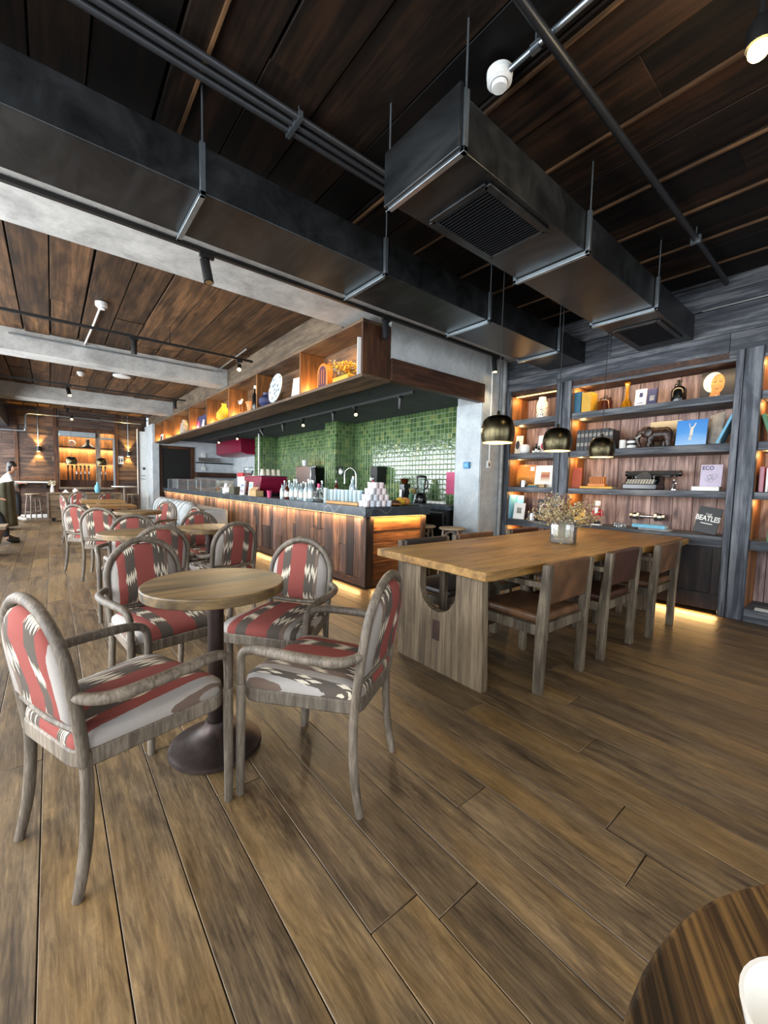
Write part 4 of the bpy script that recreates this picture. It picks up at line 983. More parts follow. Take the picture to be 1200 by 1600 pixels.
t = thing('vase', 'slim white vase on the aisle end of the crate', 'vase', (0.02, 14.25, 0.776)); MB().lathe([(0.03, 0), (0.045, 0.02), (0.04, 0.1), (0.022, 0.2), (0.026, 0.24)], n=20).build('vase_body', M['ceramic'], t)
for i, (x, h, m_, lb) in enumerate(((0.3, 0.09, 'paper', 'white folded napkin stand on the crate, next to the slim vase'), (0.52, 0.12, 'ceramic', 'white sugar bowl in the middle of the crate'), (1.02, 0.30, 'lightblue', 'pale blue bottle standing on the crate'))):
    t = thing('napkin_stand' if i == 0 else ('sugar_bowl' if i == 1 else 'bottle'), lb, ('napkins', 'bowl', 'bottle')[i], (x, 14.22, 0.776))
    if i == 0: MB().prism([(-0.07, 0), (0.07, 0), (0.0, h)], -0.05, 0.05, 'y').build('napkins', M[m_], t)
    else: MB().lathe([(0.05, 0), (0.07, h*0.3), (0.06, h*0.65), (0.025, h*0.8), (0.025, h)], n=20).build('vessel', M[m_], t)

# hatch contents
t = thing('hatch_shelf', 'black wall shelf inside the lit hatch, upper of the two', 'shelf', (0.9, 16.4, 2.14)); MB().box(-0.95, 0.95, -0.12, 0.15, 0, 0.03).build('board', M['black'], t)
t = thing('hatch_shelf', 'pale shelf inside the lit hatch above the beer taps', 'shelf', (0.9, 16.4, 1.66)); MB().box(-0.95, 0.95, -0.12, 0.15, 0, 0.03).build('board', M['board'], t)
t = thing('wall_dial', 'white ring-shaped dial on the upper hatch shelf', 'clock', (0.54, 16.3, 2.171)); MB().tube([(0.075*math.cos(a), 0, 0.10+0.085*math.sin(a)) for a in [2*PI*k/24 for k in range(25)]], 0.018, 8, caps=False).build('ring', M['white'], t); MB().box(-0.02, 0.02, -0.01, 0.01, 0, 0.03).tube([(-0.05, 0, 0.10), (0.05, 0, 0.12)], 0.012, 6).build('hand', M['white'], t)
t = thing('industrial_lamp', 'black industrial hanging lamp inside the lit hatch', 'pendant lamp', (0.93, 15.95, 2.14)); MB().lathe([(0.2, 0), (0.19, 0.02), (0.09, 0.1), (0.05, 0.16), (0.045, 0.26), (0.02, 0.28)], n=28).build('lamp_shade', M['black'], t); MB().lathe([(0.19, 0.0), (0.17, 0.015)], n=28).build('shade_lining', M['white'], t); MB().tube([(0, 0, 0.28), (0, 0, 0.77)], 0.006, 6).build('cord', M['black'], t)
area('hatch_fill_mid', (0.9, 16.45, 2.12), (0, 0.2, -1), 0.05, 1.7, 20, WARM2)  # added light without a fitting, brightens the dark band below the upper shelf
tap = thing('beer_tap', '', 'beer tap', (0, 0, 0), 0, 'row of beer taps inside the hatch')
MB().tube([(0, 0, 0.0), (0, 0, 0.3)], 0.022, 10).build('tap_column', M['darkmetal'], tap); MB().tube([(0, 0, 0.28), (0, -0.09, 0.27), (0, -0.10, 0.19)], 0.014, 8).build('spout', M['chrome'], tap); MB().lathe([(0.012, 0.3), (0.03, 0.44), (0.02, 0.46)], n=12).build('tap_handle', M['blackgloss'], tap)
t = thing('tap_bench', 'dark bench carrying the beer taps inside the hatch', 'bench', (0.9, 16.25, 0.505)); MB().box(-0.9, 0.9, -0.2, 0.28, 0, 0.615).build('bench_body', M['darkbrown_z'], t)
ORD = ('first', 'second', 'third', 'fourth', 'fifth', 'sixth', 'seventh', 'eighth', 'ninth', 'tenth')
for i in range(9): place(tap, i == 0, (0.42+i*0.105 + (0.12 if i > 5 else 0), 16.15, 1.121), 0, 'chrome beer tap with black handle, %s from the aisle side inside the hatch' % ORD[i])
area('hatch_strip', (0.9, 16.3, 2.8), (0, -0.1, -1), 0.1, 1.6, 34, (1, 0.80, 0.55)); area('hatch_strip_low', (0.9, 16.42, 1.65), (0, 0.3, -1), 0.05, 1.7, 16, WARM2)
# sconces, sign, copper pipe
for x, lb in ((-0.26, 'black up-and-down wall lamp on the far planks, left of the hatch'), (1.96, 'black up-and-down wall lamp on the far planks, right of the hatch')):
    t = thing('wall_sconce', lb, 'wall lamp', (x, FY-0.08, 2.0), 0, 'black wall sconces on the far wall')
    MB().lathe([(0.05, -0.075), (0.05, 0.075)], n=20).build('lamp_body', M['black'], t); MB().box(-0.03, 0.03, 0.03, 0.075, -0.04, 0.04).build('wall_bracket', M['black'], t)
    MB().lathe([(0, 0.076), (0.042, 0.076)], n=16).lathe([(0, -0.076), (0.042, -0.076)], n=16).build('lamp_lens', M['bulb'], t); MB().tube([(0, 0.05, 0.0), (0, 0.05, 1.2)], 0.012, 8).build('conduit', M['galv'], t)
    for s in (-1, 1): spot('sconce_beam', (x, FY-0.085, 2.0+s*0.085), (0, 0.22, s), 60, (1, 0.62, 0.16), 75, 0.6, 0.02)
t = thing('restroom_sign', 'white restroom sign with two black figures beside the right wall lamp', 'sign', (1.75, FY-0.028, 1.66)); MB().box(-0.075, 0.075, -0.006, 0.008, 0, 0.25).build('sign_plate', M['paper'], t)
for x in (-0.033, 0.033): MB().lathe([(0.016, 0), (0.016, 0.004)], (x, -0.007, 0.18), 14, Matrix.Rotation(PI/2, 4, 'X')).prism([(x-0.02, 0.09), (x+0.02, 0.09), (x+(0.012 if x < 0 else 0.022), 0.155), (x-(0.012 if x < 0 else 0.022), 0.155)], -0.011, -0.007, 'y').box(x-0.012, x-0.002, -0.011, -0.007, 0.04, 0.09).box(x+0.002, x+0.012, -0.011, -0.007, 0.04, 0.09).build('figure', M['black'], t)
pipe('copper_pipe', 'pale steel pipe with a drop bend on the left of the far wall', 'pipe', spline([(2.3, 15.42, 2.98), (0, 15.42, 2.98), (-0.42, 15.42, 2.98), (-0.5, 15.42, 2.94), (-0.52, 15.42, 2.85), (-0.52, 15.42, 2.62), (-0.54, 15.42, 2.52), (-0.62, 15.42, 2.48), (-1.6, 15.42, 2.48)], 5), 0.022, M['galv'], [(0.2, 15.42, 2.98), (1.8, 15.42, 2.98)])

# ================================================================== PEOPLE
def skinned(name, J, E_, mat, parent, sub=2, root=0):
    me = bpy.data.meshes.new(name); me.from_pydata([j[0] for j in J], E_, []); o = bpy.data.objects.new(name, me); C.objects.link(o); o.parent = parent
    me.materials.append(mat); md = o.modifiers.new('skin', 'SKIN'); md.use_smooth_shade = True
    for i, j in enumerate(J):
        sv = me.skin_vertices[0].data[i]; r = j[1]; sv.radius = (r, r) if not isinstance(r, tuple) else r; sv.use_root = (i == root)
    s = o.modifiers.new('sub', 'SUBSURF'); s.levels = sub; s.render_levels = sub; return o
def person(label, loc, rz, seat, bottom, top, skirt=False, foot=0.30, q_=0.0, kx=0.44):
    """seated figure, facing +X, hips over the origin at height seat"""
    t = thing('person', label, 'person', loc, rz); J = []; E_ = []
    def add(p, r, par=None):
        J.append((Vector(p), r)); i = len(J)-1
        if par is not None: E_.append((par, i))
        return i
    z = seat+0.09
    pel = add((0, 0, z), 0.125); wst = add((0.03+q_*0.35, 0, z+0.2), 0.105, pel); ch = add((0.06+q_*0.7, 0, z+0.38), 0.125, wst); nk = add((0.09+q_*0.95, 0, z+0.53), 0.05, ch); hd = add((0.13+q_, 0, z+0.64), (0.078, 0.085), nk); cr = add((0.125+q_, 0, z+0.74), (0.07, 0.08), hd)
    fingers = []
    knees = []
    for s in (-1, 1):
        sh = add((0.06+q_*0.8, s*0.17, z+0.44), 0.058, ch); el = add((0.16+q_*0.7, s*0.22, z+0.20), 0.042, sh); wr = add((0.36, s*0.15, z+0.24), 0.028, el); pm = add((0.43, s*0.13, z+0.25), 0.033, wr)
        for k, (dy, ln) in enumerate(((-0.026, 0.07), (-0.009, 0.082), (0.009, 0.078), (0.026, 0.06))):
            f1 = add((0.47, s*0.13+dy, z+0.25), 0.010, pm); f2 = add((0.47+ln*0.6, s*0.13+dy, z+0.245), 0.009, f1); add((0.47+ln, s*0.13+dy, z+0.225), 0.007, f2)
        th = add((0.42, s*0.13-s*0.036, z+0.262), 0.011, pm); add((0.455, s*0.13-s*0.052, z+0.262), 0.009, th)
        hp = add((0.06, s*0.10, z-0.01), 0.095, pel); kn = add((kx, s*0.12, z-0.02), 0.062, hp); knees.append(kn)
        an = add((kx+foot*0.4, s*0.12, 0.10+ (seat-0.45)*0.2), 0.036, kn); add((kx+0.08+foot*0.4, s*0.12, 0.04+(seat-0.45)*0.2), 0.036, an); add((kx+0.18+foot*0.4, s*0.12, 0.03+(seat-0.45)*0.2), 0.026, len(J)-1)
    skinned('body', J, E_, M['skin'], t)
    def sub(idx, grow):
        mp = {i: n for n, i in enumerate(idx)}
        return [(J[i][0], (J[i][1] if not isinstance(J[i][1], tuple) else J[i][1][0])+grow) for i in idx], [(mp[a], mp[b]) for a, b in E_ if a in mp and b in mp]
    # indices: 0 pelvis 1 waist 2 chest 3 neck; each side: shoulder.. (4+12=16 arm joints incl. fingers) then leg
    side = [6, 6+18+5]
    arm = lambda b: [b, b+1, b+2]
    legi = lambda b: [b+18, b+19, b+20]
    J1, E1 = sub([0, 1, 2]+arm(side[0])+arm(side[1]), 0.016); skinned('shirt', J1, E1, M[top], t)
    J2, E2 = sub([0]+legi(side[0])+legi(side[1]), 0.017); skinned('skirt' if skirt else 'trousers', J2, E2, M[bottom], t)
    for b_ in side:
        J3, E3 = sub([b_+20, b_+21, b_+22], 0.013); skinned('shoe', J3[0:], E3, M['white'] if skirt else M['blackgloss'], t)
    hb = MB(); hb.ball((0.105+q_, 0, z+0.715), 0.098, 0.098, 0.10, 20); hb.ball((0.055+q_, 0, z+0.60), 0.06, 0.085, 0.13, 16); hb.build('hair', M['hair'], t)
    fc = MB(); fc.ball((0.215+q_, 0, z+0.655), 0.018, 0.013, 0.022, 10); fc.ball((0.13+q_, 0.088, z+0.66), 0.014, 0.01, 0.026, 8); fc.ball((0.13+q_, -0.088, z+0.66), 0.014, 0.01, 0.026, 8); fc.build('nose_and_ears', M['skin'], t)
    for s in (-1, 1): MB().ball((0.203+q_, s*0.032, z+0.685), 0.011, 0.014, 0.009, 8).build('eye', M['blackgloss'], t)
    MB().ball((0.203+q_, 0, z+0.615), 0.01, 0.022, 0.006, 8).build('mouth', plain('lip', '#8a4a44', 0.5) if 'lip' not in bpy.data.materials else bpy.data.materials['lip'], t)
    return t
person('person with dark hair in a white top, seated at the far left edge', (-1.04, 14.2, 0), 0.0, 0.68, 'trousers', 'shirt', True, 0.0, 0.16, 0.36)
bar_stool(0.645, 'stool under the person in the white top', (-1.04, 14.2, 0))
person('person in black trousers and dark shoes, mostly cut off by the left edge', (-1.18, 9.9, 0), 0.05, 0.45, 'trousers', 'trousers', False, 0.25)
t = thing('bench', 'dark bench under the person in black trousers', 'bench', (-1.22, 9.9, 0)); MB().box(-0.25, 0.22, -0.35, 0.35, 0.40, 0.45).build('seat', M['darkbrown'], t); 
for s in (-0.3, 0.3): MB().box(-0.22, 0.19, s-0.03, s+0.03, 0, 0.4).build('leg', M['darkbrown'], t)
t = thing('barrel_chair', 'tall olive upholstered chair back at the left edge, before the person in white', 'chair', (-1.0, 12.4, 0)); b = MB()
def barrel(u, v):
    a = -1.9+3.8*u; z = 0.08+v*(1.0-0.12*(2*u-1)**2)
    fold = 0.012*math.sin(u*60); r = 0.36-0.05*v+fold
    return Vector((r*math.cos(a), r*math.sin(a)*0.95, z))
b.grid(barrel, 90, 8); b.build('barrel_back', M['olive'], t, solid=0.06)
MB().lathe([(0.31, 0.08), (0.33, 0.12), (0.33, 0.40), (0.30, 0.46)], n=32).build('seat', M['olive'], t, bevel=0.01); MB().lathe([(0.24, 0), (0.24, 0.08)], n=24).build('plinth', M['darkbrown'], t)
t = thing('block_table', 'low wooden block table cut off by the left edge', 'table', (-0.83, 8.35, 0)); MB().box(-0.30, 0.30, -0.28, 0.28, 0.41, 0.455).build('tabletop', M['crate'], t, bevel=0.004)
b = MB(); b.box(-0.27, 0.27, -0.25, 0.25, 0.0, 0.41)
for v in b.bm.verts:
    if v.co.z < 0.1: v.co.x *= 0.6; v.co.y *= 0.6
b.build('block_base', M['darkbrown_z'], t)
# ================================================================== THINGS ON THE BOOKCASES
def bb(l, t_, r, b_, x, zs):
    """width and height of a thing on a shelf at depth x, read off the photo"""
    a = onx(l, (t_+b_)/2, x); c = onx(r, (t_+b_)/2, x); top = onx((l+r)/2, t_, x)
    return (a.y+c.y)/2, abs(a.y-c.y), top.z-zs
def book(label, loc, thick, height, depth, mat, face=False, lean=0.0, tilt=0.0, flat=False, rz=0.0, group=None, cover='cover'):
    t = thing('book', label, 'book', loc, 0, group); c = 0.004
    MB().box(-depth/2, depth/2, -thick/2, -thick/2+c, 0, height).box(-depth/2, depth/2, thick/2-c, thick/2, 0, height).box(-depth/2, -depth/2+c, -thick/2+c, thick/2-c, 0, height).build(cover, M[mat] if isinstance(mat, str) else mat, t, bevel=0.001, seg=1)
    MB().box(-depth/2+c, depth/2-0.004, -thick/2+c, thick/2-c, 0.003, height-0.003).build('pages', M['cream'], t, smooth=False)
    m = Matrix.Identity(4)
    if face: m = Matrix.Rotation(PI/2, 4, 'Z') @ m
    if flat: m = Matrix.Translation((0, 0, thick/2)) @ Matrix.Rotation(PI/2, 4, 'X') @ Matrix.Translation((0, 0, -height/2)) @ Matrix.Identity(4)
    m = Matrix.Rotation(rz, 4, 'Z') @ Matrix.Rotation(lean, 4, 'Y') @ Matrix.Rotation(tilt, 4, 'X') @ m
    t.matrix_world = Matrix.Translation(loc) @ m; return t
def text(s, parent, size, loc, mat, rot=(PI/2, 0, -PI/2), name='lettering', sx=1.0, bold=0.0):
    c = bpy.data.curves.new(name, 'FONT'); c.body = s; c.size = size; c.align_x = 'CENTER'; c.align_y = 'CENTER'; c.extrude = 0.0008; c.offset = bold; c.materials.append(M[mat])
    tmp = bpy.data.objects.new('lettering_curve', c); C.objects.link(tmp); dg = bpy.context.evaluated_depsgraph_get()
    me = bpy.data.meshes.new_from_object(tmp.evaluated_get(dg)); bpy.data.objects.remove(tmp); bpy.data.curves.remove(c)
    o = bpy.data.objects.new(name, me); C.objects.link(o); o.parent = parent; o.location = loc; o.rotation_euler = rot; o.scale = (sx, 1, 1); return o
def card(name, label, cat, loc, w, h, mat, lean=0.15, th=0.008, rz=0.0, group=None, part='board', tilt=0.0):
    """flat rigid sheet standing on its lower edge, facing -X and leaning back"""
    t = thing(name, label, cat, loc, 0, group)
    MB().box(-th/2, th/2, -w/2, w/2, 0, h).build(part, M[mat] if isinstance(mat, str) else mat, t, bevel=0.0012, seg=1)
    t.matrix_world = Matrix.Translation(loc) @ Matrix.Rotation(rz, 4, 'Z') @ Matrix.Rotation(tilt, 4, 'X') @ Matrix.Rotation(lean, 4, 'Y'); return t
def jar(name, label, cat, loc, prof, mat, part='vessel', n=28):
    t = thing(name, label, cat, loc); MB().lathe(prof, n=n).build(part, M[mat], t, angle=50); return t
S1, S2, S3, S4 = 2.131, 1.671, 1.211, 0.771
# --- main bay, top shelf
y, w, h = bb(898, 615, 913, 644, 5.14, S1); book('thick teal-covered book at the column end of the main bay\'s top shelf', (5.14, y, S1), w*0.95, h, 0.17, 'teal')
y, w, h = bb(913.5, 615, 929, 643, 5.14, S1); book('thick yellow book next to the teal one on the top shelf', (5.14, y, S1), w*0.95, h, 0.17, 'yellow')
y, w, h = bb(935, 618, 957, 638, 5.2, S1)
t = thing('candle_jar', 'reddish amber glass jar with a brown lid on the top shelf', 'jar', (5.2, y, S1)); r = w/2
MB().lathe([(r*0.85, 0), (r, 0.012), (r, h*0.62), (r*0.8, h*0.72)], n=28).build('vessel', M['amber'], t); MB().lathe([(r*0.82, h*0.72), (r*0.82, h*0.82), (r*0.3, h*0.86), (r*0.25, h*0.98), (0, h)], n=28).build('lid', M['leather_red'], t)
y, w, h = bb(971, 598, 989.5, 635, 5.2, S1); jar('flask', 'yellow glass flask with a long neck on the top shelf', 'bottle', (5.2, y, S1), [(w*0.42, 0), (w*0.5, 0.012), (w*0.42, h*0.22), (w*0.18, h*0.45), (w*0.15, h*0.8), (w*0.26, h*0.98), (w*0.24, h), (w*0.12, h*0.8), (w*0.15, h*0.46), (0, h*0.1)], 'yellowglass')
y, w, h = bb(992, 608, 1010, 633, 5.14, S1); t = card('book', 'white-covered book standing face out on the top shelf', 'book', (5.14, y, S1), w*0.97, h, 'paper', 0.12, 0.02, part='cover'); MB().box(-0.0115, -0.010, -w*0.18, w*0.12, h*0.55, h*0.8).build('cover_picture', M['navy'], t, smooth=False); MB().box(-0.0115, -0.010, -w*0.25, w*0.25, h*0.2, h*0.24).build('title_line', M['navy'], t, smooth=False)
y, w, h = bb(1010.5, 607, 1026, 631, 5.14, S1); t = card('book', 'navy book standing face out beside the white one', 'book', (5.14, y, S1), w*0.95, h, 'navy', 0.12, 0.02, part='cover', rz=-0.1); MB().box(-0.0115, -0.010, -w*0.3, w*0.2, h*0.3, h*0.6).build('cover_picture', M['grey'], t, smooth=False)
y, w, h = bb(1049, 594, 1073, 626, 5.2, S1); t = jar('jug_bottle', 'black round-shouldered bottle with a looped neck on the top shelf', 'bottle', (5.2, y, S1), [(w*0.47, 0), (w*0.5, 0.012), (w*0.5, h*0.55), (w*0.36, h*0.68), (w*0.14, h*0.76), (w*0.13, h*0.9), (w*0.18, h*0.91), (w*0.18, h), (0, h)], 'blackgloss')
MB().tube(spline([(0, w*0.1, h*0.85), (0, w*0.28, h*0.82), (0, w*0.26, h*0.7)], 5), 0.006, 8).build('handle', M['blackgloss'], t)
y, w, h = bb(1096, 579, 1149, 620, 5.3, S1); y = max(y, 0.955+w/2+0.01); t = card('framed_portrait', 'dark picture of a pale-haired head at the right end of the top shelf', 'picture', (5.26, y, S1), w, h, 'black', 0.12, 0.012)
def face_poly(cy_, cz, ry, rz_, n=24, a0=0, a1=2*PI): return [(cy_+ry*math.cos(a0+(a1-a0)*k/n), cz+rz_*math.sin(a0+(a1-a0)*k/n)) for k in range(n)]
MB().prism(face_poly(w*0.12, h*0.62, w*0.30, h*0.34), -0.0085, -0.006, 'x').build('painted_hair', M['cream'], t, smooth=False)
MB().prism(face_poly(-w*0.02, h*0.55, w*0.20, h*0.33), -0.0105, -0.0085, 'x').prism([(w*0.22, 0.01), (-w*0.12, 0.01), (-w*0.1, h*0.3), (w*0.15, h*0.35)], -0.010, -0.0086, 'x').build('painted_face', M['bread'], t, smooth=False)
MB().prism([(w*0.26, 0.006), (-w*0.14, 0.006), (-w*0.02, h*0.17)], -0.0115, -0.0105, 'x').build('painted_collar', M['paper'], t, smooth=False)
MB().box(-0.0115, -0.0105, -w*0.13, -w*0.05, h*0.6, h*0.63).box(-0.0115, -0.0105, w*0.02, w*0.1, h*0.6, h*0.63).box(-0.0115, -0.0105, -w*0.07, w*0.04, h*0.36, h*0.385).build('painted_features', M['leather_red'], t, smooth=False)
# --- main bay, second shelf: nine volumes and company
y0 = onx(905, 690, 5.12).y; y1 = onx(962, 690, 5.12).y; wv = (y0-y1)/9
for i in range(9):
    h = 0.245 if i < 8 else 0.225
    bk = book('dark gilt-tooled volume, %s from the column end of the row of nine' % ORD[i], (5.13, y0-wv*(i+0.5), S2), wv*0.96, h, 0.18, 'bookspine', tilt=0.03 if i < 7 else 0, group='dark volumes on the second shelf')
    for z_ in (0.05, 0.16): MB().box(-0.0915, -0.0898, -wv*0.36, wv*0.36, z_, z_+0.04).build('spine_label', M['stone'], bk, smooth=False)
y, w, h = bb(968, 688, 978, 699, 5.12, S2); jar('pillar_candle', 'short white pillar candle beside the row of dark volumes', 'candle', (5.12, y, S2), [(w/2, 0), (w/2, h), (w*0.42, h+0.003), (0, h-0.004)], 'paper', 'wax'); 
y, w, h = bb(980, 684, 995, 699, 5.14, S2); t = jar('candle_jar', 'small striped jar with a dark lid beside the white candle', 'jar', (5.14, y, S2), [(w/2*0.95, 0), (w/2, 0.006), (w/2, h*0.7)], 'ceramic'); MB().lathe([(w/2*1.02, h*0.3), (w/2*1.02, h*0.5)], n=24).build('label_band', M['black'], t); MB().lathe([(w/2*1.05, h*0.7), (w/2*1.05, h*0.98), (w*0.45, h)], n=24).build('lid', M['darkbrown'], t)
card('record_sleeve', 'tan record sleeve standing behind the wooden elephant', 'record sleeve', (5.30, onx(1037, 690, 5.30).y, S2), 0.30, 0.31, poster('sleeve_tan', '#c7b48c', '#5f4f3c', '#2c2520', 0, 0.31), 0.14)
# elephant
y, w, h = bb(1000, 660, 1053, 698, 5.14, S2); t = thing('elephant_figure', 'carved dark wooden elephant on the second shelf', 'figurine', (5.14, y, S2)); k_ = w/0.38; t.rotation_euler = (0, 0, 0.12)
b = MB(); b.ball((0, -0.03*k_, 0.165*k_), 0.082*k_, 0.135*k_, 0.092*k_, 24); b.ball((0, -0.10*k_, 0.165*k_), 0.078*k_, 0.075*k_, 0.092*k_, 20); b.ball((0, 0.06*k_, 0.185*k_), 0.07*k_, 0.075*k_, 0.082*k_, 20); b.ball((0, 0.125*k_, 0.205*k_), 0.058*k_, 0.062*k_, 0.068*k_, 20); b.ball((0, 0.115*k_, 0.245*k_), 0.04*k_, 0.04*k_, 0.032*k_, 14)
for px_, py_, ln in ((-0.042, 0.045, 0.035), (0.042, 0.06, 0.0), (-0.042, -0.125, -0.02), (0.042, -0.095, 0.02)): b.tube(spline([(px_*k_, py_*k_, 0.15*k_), (px_*k_, (py_+ln*0.4)*k_, 0.07*k_), (px_*k_, (py_+ln)*k_, 0.0)], 5), [0.042*k_]*4+[0.036*k_]*4+[0.033*k_, 0.036*k_, 0.038*k_], 14)
b.tube(spline([(0, 0.165*k_, 0.21*k_), (-0.005*k_, 0.205*k_, 0.15*k_), (-0.01*k_, 0.20*k_, 0.08*k_), (-0.015*k_, 0.175*k_, 0.03*k_), (-0.02*k_, 0.19*k_, 0.012*k_)], 5), [0.04*k_-0.0014*k_*i for i in range(21)], 14)
b.tube(spline([(0, -0.17*k_, 0.20*k_), (0, -0.19*k_, 0.13*k_), (0, -0.18*k_, 0.07*k_)], 4), 0.008*k_, 8)
b.build('elephant_body', M['elephant'], t, angle=80)
for s in (-1, 1): MB().ball((s*0.066*k_, 0.085*k_, 0.195*k_), 0.012*k_, 0.058*k_, 0.075*k_, 16, Matrix.Rotation(s*0.45, 4, 'Z')).build('ear', M['elephant'], t); MB().tube(spline([(s*0.032*k_, 0.165*k_, 0.165*k_), (s*0.048*k_, 0.21*k_, 0.13*k_), (s*0.045*k_, 0.235*k_, 0.14*k_)], 4), [0.008*k_-0.0007*k_*i for i in range(9)], 8).build('tusk', M['mask'], t)
y, w, h = bb(1056, 655, 1104, 696, 5.12, S2); t = card('record_sleeve', 'sky-blue record sleeve showing a leaping dancer', 'record sleeve', (5.12, y, S2), w, h, poster('sleeve_blue', '#2d6fb8', '#4a8ed0', '#9fc4e6', 0, h), 0.14)
b = MB(); f_ = lambda *p: b.prism([(a_*w, c_*h) for a_, c_ in p], -0.0055, -0.004, 'x')
f_((0.05, 0.42), (-0.05, 0.42), (-0.06, 0.62), (0.04, 0.62)); f_((0.0, 0.62), (-0.045, 0.62), (-0.14, 0.86), (-0.11, 0.87)); f_((0.03, 0.62), (0.045, 0.63), (0.10, 0.86), (0.08, 0.87)); f_((0.05, 0.42), (-0.02, 0.42), (-0.02, 0.22), (0.02, 0.2)); f_((0.0, 0.42), (-0.05, 0.42), (0.06, 0.24), (0.09, 0.27)); b.prism(face_poly(-0.01*w, 0.68*h, 0.035*w, 0.05*h, 12), -0.0055, -0.004, 'x')
b.build('dancer_print', M['mask'], t, smooth=False)
y, w, h = bb(1104, 645, 1119, 694, 5.10, S2); card('record_sleeve', 'grey marbled record sleeve turned sideways beside the dancer sleeve', 'record sleeve', (5.13, y-0.01, S2), 0.27, h*0.98, 'stone', 0.10, 0.012, rz=-0.95)
y, w, h = bb(1122, 645, 1144, 694, 5.10, S2); book('large light-blue-edged book leaning against the right post of the main bay', (5.12, y+0.04, S2), 0.022, 0.29, 0.20, 'lightblue', tilt=0.37)
# --- main bay, third shelf
y, w, h = bb(893, 731, 906, 760, 5.12, S3); book('orange-red paperback leaning at the column end of the third shelf', (5.12, y, S3), 0.03, h, 0.14, 'rust', face=True, lean=0.1, rz=0.35)
y, w, h = bb(911, 757, 961, 763, 5.12, S3); book('flat yellow book under the ribbed wooden block', (5.12, y, S3), 0.025, w, 0.18, 'yellow', flat=True)
t = thing('ribbed_block', 'small orange wooden block with upright ribs on the flat yellow book', 'ornament', (5.12, onx(934, 750, 5.12).y, S3+0.026)); MB().box(-0.04, 0.04, -0.10, 0.10, 0, 0.03).build('block_base', M['orange'], t, bevel=0.003)
for i in range(9): MB().box(-0.03, 0.03, -0.082+i*0.0195, -0.072+i*0.0195, 0.03, 0.115).build('rib', M['orange'], t)
# typewriter
y, w, h = bb(974, 734, 1056, 763, 5.14, S3); t = thing('typewriter', 'old black typewriter with a long carriage on the third shelf', 'typewriter', (5.15, y+w*0.10, S3)); W = w*0.66
t.scale = (1, 1, 1.12); MB().box(-0.13, 0.14, -W/2, W/2, 0.0, 0.055).build('chassis', M['blackgloss'], t, bevel=0.008)
b = MB(); b.prism([(-0.055, 0.05), (0.13, 0.05), (0.13, 0.14), (-0.01, 0.14)], -W/2, -W/2+0.06, 'y').prism([(-0.055, 0.05), (0.13, 0.05), (0.13, 0.14), (-0.01, 0.14)], W/2-0.06, W/2, 'y').prism([(0.03, 0.05), (0.13, 0.05), (0.13, 0.14), (0.03, 0.14)], -W/2+0.06, W/2-0.06, 'y'); b.build('type_housing', M['blackgloss'], t, bevel=0.006)
MB().lathe([(0.075, 0), (0.08, 0.006)], (0.0, 0, 0.10), 24, Matrix.Rotation(-1.2, 4, 'Y')).build('type_basket', M['steel'], t)
for r_ in range(4):
    kb_ = MB().box(-0.125+r_*0.027, -0.12+r_*0.027, -W/2+0.03, W/2-0.03, 0.05, 0.056+r_*0.012).build('key_bar', M['darkmetal'], t)
    for k in range(10): MB().lathe([(0.0095, 0), (0.0105, 0.002), (0.0105, 0.006), (0.008, 0.007)], (-0.122+r_*0.027, -W/2+0.045+k*(W-0.09)/9+r_*0.004, 0.056+r_*0.012), 10).build('key', M['cream'], kb_)
MB().tube([(0.06, -w*0.62, 0.160), (0.06, w*0.36, 0.160)], 0.024, 16).build('platen_roller', M['rubber'], t)
MB().box(0.03, 0.10, -w*0.58, w*0.32, 0.128, 0.142).box(0.09, 0.10, -w*0.55, w*0.3, 0.14, 0.19).build('carriage', M['darkmetal'], t, bevel=0.003)
for s in (-w*0.64, w*0.38): MB().lathe([(0.026, -0.012), (0.03, 0), (0.026, 0.012)], (0.06, s, 0.160), 16, Matrix.Rotation(PI/2, 4, 'X')).build('platen_knob', M['blackgloss'], t)
MB().tube(spline([(0.05, -w*0.52, 0.16), (0.0, -w*0.56, 0.14), (-0.05, -w*0.52, 0.13)], 5), 0.005, 8).build('return_lever', M['chrome'], t)
y, w, h = bb(1049, 750, 1058, 766, 5.08, S3); t = thing('wire_figure', 'tiny silver wire figure at the end of the typewriter', 'figurine', (5.07, y, S3)); MB().lathe([(0.03, 0), (0.03, 0.008)], n=16).build('stand', M['chrome'], t); MB().tube(spline([(0, 0.015, 0.008), (0, 0.01, 0.04), (0, 0, 0.07)], 4), 0.006, 6).tube(spline([(0, -0.02, 0.008), (0, -0.01, 0.04), (0, 0, 0.07), (0, 0.02, 0.09)], 4), 0.006, 6).tube([(0, 0, 0.065), (0, -0.025, 0.075)], 0.004, 6).ball((0, 0.0, 0.105), 0.011).build('figure', M['chrome'], t)
y, w, h = bb(1080, 760, 1128, 768, 5.08, S3); book('white book lying flat under the lilac paperback', (5.10, y, S3), h*0.95, w*0.9, 0.15, 'paper', flat=True); zz = S3+h*0.96
y, w, h = bb(1094, 726, 1130, 760, 5.10, zz); t = card('book', 'pale lilac paperback standing on the flat white book', 'book', (5.085, y, zz), w*0.95, h, 'lilac', 0.13, 0.022, part='cover')
MB().box(0.0115, 0.0125, -w*0.4, w*0.4, 0.004, h-0.004).build('back_cover', M['paper'], t); text('ECO', t, 0.055, (-0.0118, w*0.16, h*0.84), 'navy', sx=0.85, bold=0.001); 
b = MB()
